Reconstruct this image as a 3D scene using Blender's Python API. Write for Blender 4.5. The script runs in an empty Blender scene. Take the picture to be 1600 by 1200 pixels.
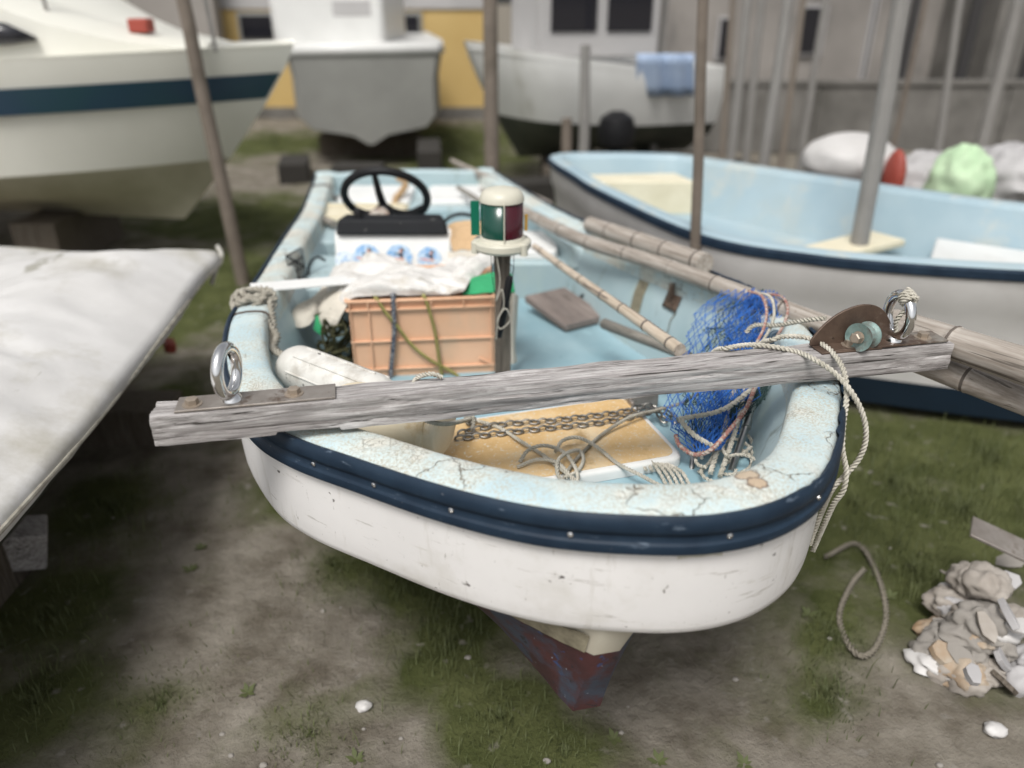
import bpy, bmesh, math, random
from mathutils import Vector, Matrix, noise, Euler
random.seed(7)
R = math.radians
SC = bpy.context.scene
COL = SC.collection
# ---------------------------------------------------------------- camera
CAMH = 1.7
TH = math.atan(.5)
cam_d = bpy.data.cameras.new('camera'); cam = bpy.data.objects.new('camera', cam_d); COL.objects.link(cam)
cam.location = (0, 0, CAMH); cam.rotation_euler = (math.pi/2 - TH, 0, 0)
cam_d.sensor_width = 36; cam_d.lens = 27; cam_d.clip_start = .05; cam_d.clip_end = 2000
cam_d.dof.use_dof = True; cam_d.dof.focus_distance = 1.7; cam_d.dof.aperture_fstop = 1.25
SC.camera = cam
# ---------------------------------------------------------------- world, sun, exposure
SUN_EL, SUN_AZ = R(58), R(200)
w = bpy.data.worlds.new('World'); SC.world = w; w.use_nodes = True
nt = w.node_tree
bg = nt.nodes['Background']
sky = nt.nodes.new('ShaderNodeTexSky'); sky.sky_type = 'NISHITA'; sky.sun_disc = False
sky.sun_elevation = SUN_EL; sky.sun_rotation = SUN_AZ; sky.air_density = 1.0; sky.dust_density = 4.0
hs = nt.nodes.new('ShaderNodeHueSaturation'); hs.inputs['Saturation'].default_value = .16
nt.links.new(sky.outputs[0], hs.inputs['Color']); nt.links.new(hs.outputs[0], bg.inputs['Color'])
bg.inputs['Strength'].default_value = .115
sd = bpy.data.lights.new('sun', 'SUN'); sd.energy = 2.1; sd.angle = R(20); sd.color = (1, .97, .93)
sun = bpy.data.objects.new('sun', sd); COL.objects.link(sun)
sdir = Vector((math.sin(SUN_AZ)*math.cos(SUN_EL), math.cos(SUN_AZ)*math.cos(SUN_EL), math.sin(SUN_EL)))
sun.rotation_euler = sdir.to_track_quat('Z', 'Y').to_euler()
SC.view_settings.view_transform = 'Standard'; SC.view_settings.look = 'None'
SC.view_settings.gamma = 1; SC.view_settings.exposure = .28
SC.render.engine = 'CYCLES'
SC.render.resolution_x = 1024; SC.render.resolution_y = 768

# ---------------------------------------------------------------- point helpers (true 3D points on a known plane)
CT, ST = math.cos(TH), math.sin(TH)
def ray(u, v):
    a = (u-800)/1200; b = (v-600)/1200
    return Vector((a, CT-b*ST, -ST-b*CT))
def PZ(u, v, z):
    d = ray(u, v); return Vector((0, 0, CAMH)) + d*((z-CAMH)/d.z)
def PY(u, v, Y):
    d = ray(u, v); return Vector((0, 0, CAMH)) + d*(Y/d.y)
def PT(u, v, t):
    return Vector((0, 0, CAMH)) + ray(u, v)*t
def nz(p, s=1.0, o=0.0):
    return noise.noise(Vector(p)*s + Vector((o, o*1.7, o*.3)))

# ---------------------------------------------------------------- materials
def new_mat(name):
    m = bpy.data.materials.new(name); m.use_nodes = True
    t = m.node_tree; b = t.nodes['Principled BSDF']
    return m, t, b
def nn(t, k, **kw):
    n = t.nodes.new(k)
    for a, v in kw.items():
        if hasattr(n, a): setattr(n, a, v)
        else: n.inputs[a.replace('_', ' ')].default_value = v
    return n
def c4(c): return (c[0], c[1], c[2], 1)
def coords(t, stretch):
    tc = nn(t, 'ShaderNodeTexCoord'); mp = nn(t, 'ShaderNodeMapping'); mp.inputs['Scale'].default_value = stretch
    t.links.new(tc.outputs['Object'], mp.inputs['Vector']); return mp.outputs[0]
def ramp(t, src, stops):
    r = nn(t, 'ShaderNodeValToRGB'); e = r.color_ramp.elements
    while len(e) < len(stops): e.new(.5)
    for i, (p, c) in enumerate(stops): e[i].position = p; e[i].color = c4(c) if len(c) == 3 else c
    t.links.new(src, r.inputs[0]); return r.outputs[0]
def noise_t(t, vec, scale, detail=5, rough=.6, dist=0):
    n = nn(t, 'ShaderNodeTexNoise'); n.inputs['Scale'].default_value = scale; n.inputs['Detail'].default_value = detail
    n.inputs['Roughness'].default_value = rough; n.inputs['Distortion'].default_value = dist
    t.links.new(vec, n.inputs['Vector']); return n.outputs['Fac']
def mixc(t, fac, a, b):
    m = nn(t, 'ShaderNodeMix', data_type='RGBA')
    t.links.new(fac, m.inputs[0])
    for k, x in ((6, a), (7, b)):
        if isinstance(x, (tuple, list)): m.inputs[k].default_value = c4(x)
        else: t.links.new(x, m.inputs[k])
    return m.outputs[2]
def bump(t, b, h, strength, dist=.002, prev=None):
    n = nn(t, 'ShaderNodeBump'); n.inputs['Strength'].default_value = strength; n.inputs['Distance'].default_value = dist
    t.links.new(h, n.inputs['Height'])
    if prev: t.links.new(prev, n.inputs['Normal'])
    t.links.new(n.outputs[0], b.inputs['Normal']); return n.outputs[0]
def MAT(name, stops, scale=8, rough=.6, metal=0, bmp=.2, stretch=(1, 1, 1), detail=5, spots=None, bscale=None, bdist=.002, spec=None):
    """stops: colour ramp over a noise; spots: list of (scale, threshold, width, colour, stretch)"""
    m, t, b = new_mat(name)
    v = coords(t, stretch)
    n = noise_t(t, v, scale, detail)
    if isinstance(stops[0], (int, float)):
        c = stops; stops = [(.3, [x*.86 for x in c]), (.7, [min(1, x*1.08) for x in c])]
    col = ramp(t, n, stops)
    for sp in (spots or []):
        sv = coords(t, sp[4]) if len(sp) > 4 else v
        f = ramp(t, noise_t(t, sv, sp[0], 6, .65), [(sp[1], (0, 0, 0)), (sp[1]+sp[2], (1, 1, 1))])
        col = mixc(t, f, col, sp[3])
    t.links.new(col, b.inputs['Base Color'])
    b.inputs['Roughness'].default_value = rough; b.inputs['Metallic'].default_value = metal
    if spec is not None: b.inputs['Specular IOR Level'].default_value = spec
    if bmp: bump(t, b, noise_t(t, v, bscale or scale*6, 4), bmp, bdist)
    return m

mats = {}
# gunwale: sun-bleached pale blue paint, worn to cream, crazed
def gunwale_mat():
    m, t, b = new_mat('worn pale blue paint')
    v = coords(t, (1, 1, 1))
    n1 = noise_t(t, v, 5.5, 6, .62, .3)
    col = ramp(t, n1, [(.40, (.44, .57, .61)), (.51, (.54, .62, .61)), (.62, (.64, .64, .58))])
    n2 = noise_t(t, v, 190, 3, .7)
    f2 = ramp(t, n2, [(.48, (0, 0, 0)), (.58, (1, 1, 1))])
    n2b = noise_t(t, v, 9, 3, .6)
    ma = nn(t, 'ShaderNodeMath', operation='MULTIPLY'); t.links.new(f2, ma.inputs[0])
    t.links.new(ramp(t, n2b, [(.36, (.15, .15, .15)), (.58, (.95, .95, .95))]), ma.inputs[1])
    col = mixc(t, ma.outputs[0], col, (.44, .42, .34))
    # cracks
    nd = nn(t, 'ShaderNodeTexNoise'); nd.inputs['Scale'].default_value = 14; nd.inputs['Detail'].default_value = 4; t.links.new(v, nd.inputs['Vector'])
    vm = nn(t, 'ShaderNodeVectorMath', operation='MULTIPLY_ADD'); t.links.new(nd.outputs['Color'], vm.inputs[0]); vm.inputs[1].default_value = (.12, .12, .12); t.links.new(v, vm.inputs[2])
    vo = nn(t, 'ShaderNodeTexVoronoi', feature='DISTANCE_TO_EDGE'); vo.inputs['Scale'].default_value = 9; t.links.new(vm.outputs[0], vo.inputs['Vector'])
    cr = ramp(t, vo.outputs['Distance'], [(.0, (1, 1, 1)), (.020, (0, 0, 0))])
    n4 = noise_t(t, v, 7, 2, .5, 0)
    mb = nn(t, 'ShaderNodeMath', operation='MULTIPLY'); t.links.new(cr, mb.inputs[0])
    t.links.new(ramp(t, n4, [(.51, (0, 0, 0)), (.57, (1, 1, 1))]), mb.inputs[1])
    # a finer craze
    vo2 = nn(t, 'ShaderNodeTexVoronoi', feature='DISTANCE_TO_EDGE'); vo2.inputs['Scale'].default_value = 60; t.links.new(vm.outputs[0], vo2.inputs['Vector'])
    cr2 = ramp(t, vo2.outputs['Distance'], [(.0, (.55, .55, .55)), (.05, (0, 0, 0))])
    mb2 = nn(t, 'ShaderNodeMath', operation='MULTIPLY'); t.links.new(cr2, mb2.inputs[0])
    t.links.new(ramp(t, n1, [(.48, (0, 0, 0)), (.6, (1, 1, 1))]), mb2.inputs[1])
    mx = nn(t, 'ShaderNodeMath', operation='MAXIMUM'); t.links.new(mb.outputs[0], mx.inputs[0]); t.links.new(mb2.outputs[0], mx.inputs[1])
    col = mixc(t, mx.outputs[0], col, (.13, .105, .075))
    # bare patch
    n3 = noise_t(t, v, 4.3, 5, .55)
    fp = ramp(t, n3, [(.70, (0, 0, 0)), (.707, (1, 1, 1))])
    col = mixc(t, fp, col, (.50, .40, .29))
    nw = noise_t(t, v, 40, 6, .7)
    for q, rad, cc_ in ((PZ(1168, 738, .957), .019, (.52, .42, .31)), (PZ(1182, 752, .957), .014, (.49, .38, .27))):
        di = nn(t, 'ShaderNodeVectorMath', operation='DISTANCE'); t.links.new(v, di.inputs[0]); di.inputs[1].default_value = q-Vector((-.2, 2.6, .3))
        mm = nn(t, 'ShaderNodeMath', operation='MULTIPLY_ADD'); t.links.new(nw, mm.inputs[0]); mm.inputs[1].default_value = rad*2.6; t.links.new(di.outputs['Value'], mm.inputs[2])
        lo_ = rad*2.3
        ed = ramp(t, mm.outputs[0], [(lo_, (1, 1, 1)), (lo_+.0015, (0, 0, 0))]); rim_ = ramp(t, mm.outputs[0], [(lo_+.003, (1, 1, 1)), (lo_+.005, (0, 0, 0))])
        col = mixc(t, rim_, col, (.16, .11, .08)); col = mixc(t, ed, col, cc_)
    t.links.new(col, b.inputs['Base Color']); b.inputs['Roughness'].default_value = .75
    inv = nn(t, 'ShaderNodeMath', operation='SUBTRACT'); inv.inputs[0].default_value = 1; t.links.new(mx.outputs[0], inv.inputs[1])
    p = bump(t, b, noise_t(t, v, 150, 4, .7), .5, .0015)
    bump(t, b, inv.outputs[0], .9, .002, p)
    return m
mats['gun'] = gunwale_mat()
mats['hull'] = MAT('white gelcoat', [(.3, (.72, .705, .69)), (.7, (.80, .785, .77))], 3, .38, bmp=.12, bscale=45, bdist=.002,
    spots=[(16, .675, .012, (.10, .085, .08), (1, 1, 1.6)), (55, .695, .01, (.16, .14, .12)), (4, .60, .12, (.60, .58, .55), (1, 1, .35)), (22, .64, .05, (.60, .58, .54), (.4, .4, 3)), (2.2, .55, .12, (.62, .60, .56), (1, 1, 1)), (30, .62, .05, (.52, .50, .47), (.25, .25, 2.2)), (14, .60, .10, (.62, .60, .565), (1.6, 1.6, .22)), (90, .66, .03, (.45, .43, .40), (1, 1, .3))])
mats['under'] = MAT('cream gelcoat', [(.3, (.48, .44, .35)), (.7, (.58, .55, .46))], 5, .55, spots=[(14, .68, .03, (.15, .12, .09))])
mats['antifoul'] = MAT('dark red antifouling', [(.3, (.035, .014, .015)), (.6, (.075, .024, .024))], 9, .7, bmp=.5, bscale=60,
    spots=[(22, .60, .03, (.035, .06, .15)), (8, .47, .12, (.045, .055, .08)), (60, .67, .02, (.25, .28, .34)), (38, .62, .03, (.02, .02, .025))])
mats['inside'] = MAT('pale blue gelcoat', [(.3, (.33, .44, .47)), (.7, (.43, .53, .55))], 4, .5, bmp=.25, bscale=40,
    spots=[(45, .70, .02, (.10, .12, .12)), (5, .57, .15, (.40, .50, .49), (1, 1, .4)), (9, .60, .10, (.24, .29, .28), (1, 1, .3))])
mats['floor'] = MAT('blue sole paint', [(.3, (.24, .39, .45)), (.7, (.34, .48, .53))], 5, .35, bmp=.3, bscale=30, spots=[(11, .62, .1, (.37, .55, .60)), (26, .68, .03, (.15, .27, .31))])
mats['navy'] = MAT('navy rubber', [(.3, (.008, .018, .034)), (.7, (.017, .034, .058))], 12, .55, bmp=.3, spots=[(18, .63, .08, (.09, .12, .16), (1, 1, 4)), (70, .68, .03, (.12, .13, .15))], spec=.25)
mats['white'] = MAT('white plastic', [(.3, (.66, .66, .64)), (.7, (.78, .78, .76))], 6, .45, bmp=.08, spots=[(25, .68, .04, (.42, .40, .36))])
mats['cream'] = MAT('cream plastic', [(.3, (.62, .56, .40)), (.7, (.74, .68, .52))], 6, .5, bmp=.1, spots=[(25, .66, .05, (.45, .38, .25))])
mats['lampcream'] = MAT('aged ivory plastic', [(.3, (.50, .48, .39)), (.7, (.60, .58, .49))], 6, .42, bmp=.05, spots=[(30, .70, .03, (.40, .36, .27))])
mats['black'] = MAT('black plastic', (.009, .009, .010), 10, .5, bmp=.15, spots=[(60, .68, .05, (.08, .08, .08))], spec=.25)
mats['gauge'] = MAT('black dash leather', (.011, .012, .014), 10, .6, bmp=.4, bscale=200, spots=[(30, .66, .03, (.16, .16, .15))], spec=.2)
def wood(name, dark, mid, light, ax=0, sc=1.0, crackc=(.05, .045, .04)):
    m, t, b = new_mat(name)
    st = [26, 26, 26]; st[ax] = 1.6
    v = coords(t, [x*sc for x in st])
    n = noise_t(t, v, 2.6, 9, .8, 1.4)
    col = ramp(t, n, [(.28, dark), (.48, mid), (.68, light)])
    st2 = [70, 70, 70]; st2[ax] = 2.6
    v2 = coords(t, [x*sc for x in st2])
    n2 = noise_t(t, v2, 1.6, 4, .6, .5)
    f = ramp(t, n2, [(.33, (1, 1, 1)), (.385, (0, 0, 0))])
    col = mixc(t, f, col, crackc)
    st3 = [190, 190, 190]; st3[ax] = 7; n5 = noise_t(t, coords(t, [x*sc for x in st3]), 1.3, 3, .6, .3)
    f5 = ramp(t, n5, [(.34, (.5, .5, .5)), (.5, (0, 0, 0))]); col = mixc(t, f5, col, [x*.9 for x in dark])
    v3 = coords(t, (5, 5, 5)); n3 = noise_t(t, v3, 1.2, 4, .6)
    col = mixc(t, ramp(t, n3, [(.6, (0, 0, 0)), (.8, (.55, .55, .55))]), col, [x*.6 for x in mid])
    t.links.new(col, b.inputs['Base Color']); b.inputs['Roughness'].default_value = .85
    b.inputs['Specular IOR Level'].default_value = .25
    p = bump(t, b, n, .7, .003); inv = ramp(t, n2, [(.28, (0, 0, 0)), (.4, (1, 1, 1))]); bump(t, b, inv, .8, .003, p)
    return m
mats['beam'] = wood('weathered grey timber', (.12, .105, .10), (.34, .32, .31), (.64, .62, .61))
mats['board'] = wood('old painted board', (.13, .105, .095), (.23, .19, .17), (.32, .28, .26))
mats['post'] = wood('brown grey post', (.06, .05, .038), (.12, .10, .08), (.20, .175, .145), 2)
mats['stick'] = wood('old driftwood', (.12, .11, .095), (.25, .23, .20), (.38, .36, .32))
mats['bamboo'] = MAT('weathered bamboo', [(.25, (.17, .14, .11)), (.5, (.34, .30, .26)), (.75, (.50, .465, .42))], 6, .6, bmp=.35, stretch=(.8, 14, 14),
    spots=[(3, .62, .04, (.14, .12, .10), (.4, 22, 22)), (30, .66, .05, (.20, .17, .14), (1, 1, 1))])
mats['shadetimber'] = MAT('dark shade filler', (.03, .027, .023), 6, .9)  # near-black colour standing in for shade under the background boats
mats['stake'] = MAT('brownish stake', (.20, .17, .14), 6, .9)
mats['node'] = MAT('dark bamboo node', (.12, .10, .085), 20, .8)
mats['bamboo2'] = MAT('tan bamboo', [(.25, (.30, .24, .18)), (.5, (.50, .42, .33)), (.75, (.62, .56, .47))], 6, .6, bmp=.35, stretch=(.8, 14, 14),
    spots=[(4, .60, .04, (.16, .12, .10), (.6, 10, 10))])
mats['crate'] = MAT('faded orange plastic', [(.3, (.63, .37, .225)), (.7, (.74, .46, .30))], 4, .5, bmp=.1, spots=[(5, .56, .2, (.58, .40, .27), (1, 1, .5)), (40, .68, .04, (.50, .35, .24))])
mats['cloth'] = MAT('dirty white canvas', [(.3, (.50, .485, .455)), (.7, (.76, .745, .72))], 4, .9, bmp=.8, bscale=34, bdist=.006, spots=[(7, .54, .14, (.46, .42, .35)), (45, .68, .03, (.25, .22, .18)), (13, .62, .06, (.36, .33, .27))], spec=.1)
mats['cloth2'] = MAT('beige canvas', [(.3, (.50, .46, .39)), (.7, (.66, .62, .54))], 5, .9, bmp=.4, bscale=160, spots=[(9, .58, .12, (.36, .32, .25))], spec=.1)
mats['green'] = MAT('green cloth', (.05, .34, .15), 8, .85, bmp=.3, bscale=120, spec=.1)
mats['tan'] = MAT('tan cloth', (.52, .36, .21), 8, .85, bmp=.3, bscale=120, spots=[(9, .6, .1, (.38, .25, .14))], spec=.1)
mats['rope'] = MAT('worn pale rope', [(.3, (.36, .34, .28)), (.7, (.60, .57, .50))], 25, .9, bmp=.5, bscale=300, spec=.1)
mats['ropegrey'] = MAT('dirty grey rope', [(.3, (.22, .20, .165)), (.7, (.43, .41, .35))], 25, .9, bmp=.5, bscale=300, spec=.1)
mats['ropedark'] = MAT('dark olive rope', [(.3, (.025, .028, .016)), (.7, (.11, .105, .055))], 25, .9, bmp=.5, bscale=300, spec=.1)
mats['ropemud'] = MAT('muddy rope', (.20, .18, .145), 25, .9, bmp=.5, bscale=300, spec=.1)
mats['ropegreen'] = MAT('olive rope', [(.3, (.20, .19, .06)), (.7, (.36, .33, .13))], 25, .9, bmp=.4, bscale=300, spec=.1)
mats['ropeblue'] = MAT('blue grey braid rope', [(.35, (.04, .06, .10)), (.5, (.12, .13, .15)), (.65, (.42, .42, .42))], 110, .9, bmp=.4, bscale=300, spec=.1)
mats['ropepink'] = MAT('pink and white rope', [(.44, (.44, .38, .33)), (.54, (.34, .17, .145))], 90, .9, bmp=.4, bscale=300, spec=.1)
mats['netblue'] = MAT('blue twine', [(.3, (.015, .09, .36)), (.7, (.045, .20, .62))], 20, .7, bmp=0)
mats['netdark'] = MAT('dark green twine', [(.3, (.012, .03, .035)), (.7, (.05, .10, .09))], 20, .8, bmp=0)
mats['steel'] = MAT('galvanised chain', [(.3, (.22, .21, .19)), (.7, (.40, .38, .35))], 40, .42, 1, bmp=.2, spots=[(60, .6, .1, (.13, .10, .07))])
mats['chrome'] = MAT('polished stainless', (.80, .80, .80), 5, .06, 1, bmp=0)
mats['tube'] = MAT('brushed stainless', (.50, .50, .49), 15, .28, 1, bmp=.05)
mats['rust'] = MAT('rusted steel plate', [(.3, (.065, .042, .032)), (.7, (.16, .11, .08))], 14, .5, .35, bmp=.5, spots=[(7, .55, .1, (.27, .25, .22)), (50, .64, .04, (.05, .035, .025))])
mats['plate'] = MAT('stained steel plate', [(.3, (.22, .19, .165)), (.7, (.36, .33, .30))], 14, .45, .5, bmp=.3, spots=[(20, .57, .1, (.14, .10, .075))])
mats['bronze'] = MAT('verdigris bronze', [(.32, (.10, .17, .16)), (.5, (.22, .31, .29)), (.64, (.16, .14, .125))], 22, .55, .3, bmp=.4)
mats['bolt'] = MAT('weathered bolt', (.36, .30, .24), 20, .45, .5, bmp=.2)
def glassy(name, c, r=.12):
    m, t, b = new_mat(name); b.inputs['Base Color'].default_value = c4(c); b.inputs['Roughness'].default_value = r
    b.inputs['Coat Weight'].default_value = .2
    return m
mats['lgreen'] = glassy('green lens', (.002, .050, .034), .2); mats['lred'] = glassy('dark red lens', (.050, .003, .009), .2); mats['lamber'] = glassy('amber lens', (.45, .27, .06))
mats['pgreen'] = glassy('green screen', (.0, .13, .075), .3)
mats['dblue'] = MAT('dark blue grey', (.05, .09, .13), 10, .5)
mats['tape'] = MAT('old brown tape', [(.3, (.16, .14, .095)), (.7, (.30, .27, .19))], 40, .8, bmp=.5)
mats['tapepale'] = MAT('yellowed clear tape', [(.3, (.42, .40, .32)), (.7, (.60, .58, .50))], 40, .5, bmp=.3)
mats['lid'] = MAT('worn tan panel', [(.3, (.50, .32, .13)), (.5, (.62, .42, .20)), (.7, (.66, .52, .33))], 7, .7, bmp=.35, bscale=110,
    spots=[(120, .58, .04, (.62, .55, .42)), (8, .6, .12, (.36, .24, .11))])
mats['fender'] = MAT('dirty white fender', [(.3, (.50, .48, .44)), (.7, (.72, .71, .67))], 7, .55, bmp=.2, spots=[(40, .66, .02, (.05, .045, .04)), (6, .55, .15, (.40, .37, .32))])
mats['buoy'] = MAT('cream buoy skin', [(.3, (.60, .50, .34)), (.7, (.76, .68, .53))], 6, .55, bmp=.2, spots=[(8, .58, .1, (.56, .42, .23))])
# setting
def ground_mat():
    m, t, b = new_mat('dirt and thin grass')
    v = coords(t, (1, 1, 1))
    a = ramp(t, noise_t(t, v, 6, 6, .6), [(.34, (.125, .108, .084)), (.5, (.195, .174, .142)), (.68, (.27, .245, .205))])
    g = ramp(t, noise_t(t, v, 4.5, 5, .6), [(.3, (.050, .060, .020)), (.7, (.105, .115, .046))])
    at_ = nn(t, 'ShaderNodeAttribute'); at_.attribute_name = 'grassy'
    ms = nn(t, 'ShaderNodeMath', operation='MULTIPLY_ADD'); t.links.new(at_.outputs['Fac'], ms.inputs[0]); ms.inputs[1].default_value = .55; t.links.new(noise_t(t, v, 2.6, 6, .62), ms.inputs[2])
    f = ramp(t, ms.outputs[0], [(.55, (0, 0, 0)), (.85, (1, 1, 1))])
    col = mixc(t, f, a, g)
    fs = ramp(t, noise_t(t, v, 17, 3, .5), [(.64, (0, 0, 0)), (.8, (1, 1, 1))])
    col = mixc(t, fs, col, (.27, .25, .22))
    t.links.new(col, b.inputs['Base Color']); b.inputs['Roughness'].default_value = .95; b.inputs['Specular IOR Level'].default_value = .1
    bump(t, b, noise_t(t, v, 14, 8, .7), .9, .03)
    return m
mats['ground'] = ground_mat()
mats['grass'] = MAT('grass blades', [(.3, (.052, .065, .020)), (.7, (.115, .130, .048))], 2.5, .7, bmp=0)
mats['bgwhite'] = MAT('white boat paint', [(.3, (.60, .60, .58)), (.7, (.72, .72, .70))], 1.5, .4, bmp=0, spots=[(2.5, .6, .15, (.5, .49, .45), (1, 1, .4))])
mats['bgcream'] = MAT('cream boat paint', [(.3, (.64, .63, .56)), (.7, (.72, .71, .64))], 1.2, .35, bmp=0)
mats['bgtanbottom'] = MAT('stained cream bottom', [(.3, (.38, .35, .26)), (.7, (.52, .49, .39))], 2.5, .6, bmp=0)
mats['bgstripe'] = MAT('dark teal stripe', [(.4, (.020, .075, .060)), (.6, (.022, .050, .085))], .35, .35, bmp=0)
mats['bggrey'] = MAT('grey boat paint', (.30, .30, .28), 2, .5, bmp=0)
mats['bgbottom'] = MAT('dark green bottom paint and tarp shade', [(.3, (.035, .042, .034)), (.7, (.085, .09, .07))], 3, .7, bmp=0)
mats['bgblue'] = MAT('light blue boat interior', [(.3, (.29, .40, .46)), (.7, (.39, .49, .53))], 2, .5, bmp=0, spots=[(3, .54, .14, (.48, .50, .46)), (1.2, .55, .15, (.36, .44, .46))])
mats['bgnavy'] = MAT('navy bottom paint', (.008, .020, .040), 3, .5, bmp=0)
mats['bghullgrey'] = MAT('greyed white topside', [(.3, (.47, .455, .44)), (.7, (.60, .585, .57))], 2.5, .5, bmp=0, spots=[(3, .58, .15, (.36, .34, .32), (.4, .4, 1.5))])
mats['window'] = glassy('dark window glass', (.015, .015, .02), .08)
mats['yellow'] = MAT('yellow siding', [(.3, (.50, .34, .12)), (.7, (.56, .40, .16))], 1.2, .7, bmp=0)
mats['sidinggrey'] = MAT('pale grey siding', (.40, .39, .385), 1.2, .7, bmp=0)
mats['beige'] = MAT('beige house wall', [(.3, (.20, .185, .17)), (.7, (.32, .295, .27))], .7, .8, bmp=0, spots=[(1.1, .55, .12, (.16, .15, .14), (1.5, 1, .5))])
mats['concrete'] = MAT('stained concrete blocks', [(.3, (.10, .095, .085)), (.7, (.19, .18, .165))], 2.5, .9, bmp=.3, spots=[(1.5, .55, .15, (.09, .085, .075), (1, 1, .6))])
mats['darkwall'] = MAT('dark shutters', (.035, .033, .033), 2, .7, bmp=0)
mats['tarp'] = MAT('grey white tarpaulin', [(.3, (.50, .49, .475)), (.7, (.66, .65, .635))], 1.6, .6, bmp=.15, bscale=9, bdist=.02, spots=[(2.2, .52, .2, (.38, .36, .31)), (1.4, .55, .15, (.36, .34, .27)), (9, .62, .05, (.33, .32, .28), (1, .25, 1))])
mats['polegrey'] = MAT('galvanised pole', (.27, .26, .245), 4, .6, .2, bmp=0)
mats['polebrown'] = MAT('rusty brown pole', [(.3, (.11, .09, .07)), (.7, (.20, .165, .135))], 5, .8, bmp=0)
mats['bluetarp'] = MAT('faded blue tarp', [(.3, (.28, .38, .56)), (.7, (.40, .49, .64))], 4, .7, bmp=0)
mats['redp'] = MAT('faded red plastic', (.33, .06, .04), 5, .6, bmp=0)
mats['palegreen'] = MAT('pale green mesh sack', [(.3, (.36, .52, .32)), (.7, (.52, .66, .45))], 6, .8, bmp=.3)
mats['greysheet'] = MAT('grey plastic sheet', [(.3, (.30, .29, .29)), (.7, (.45, .44, .44))], 4, .6, bmp=.2)
mats['orangebag'] = MAT('orange brown sack', [(.35, (.30, .19, .10)), (.55, (.40, .34, .27))], 6, .8, bmp=.4)
mats['pinkbag'] = MAT('pinkish grey sack', [(.3, (.24, .21, .18)), (.7, (.42, .385, .345))], 7, .8, bmp=.4)
mats['stone'] = MAT('pale stone', (.27, .25, .225), 9, .9, bmp=.4)
def flat(name, c, r=.5):
    m, t, b = new_mat(name); b.inputs['Base Color'].default_value = c4(c); b.inputs['Roughness'].default_value = r; return m
mats['s_blue'] = MAT('sticker blue', [(.42, (.07, .24, .56)), (.5, (.62, .72, .80))], 90, .4, bmp=0)
mats['s_sky'] = MAT('sticker pale blue', [(.42, (.22, .42, .70)), (.6, (.60, .72, .82))], 60, .4, bmp=0)
mats['s_white'] = flat('sticker white', (.78, .78, .76)); mats['s_red'] = flat('sticker red', (.62, .12, .08)); mats['s_black'] = flat('sticker black', (.03, .02, .03)); mats['s_skin'] = flat('sticker skin', (.60, .33, .24))
mats['dash'] = mats['gauge']

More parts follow.
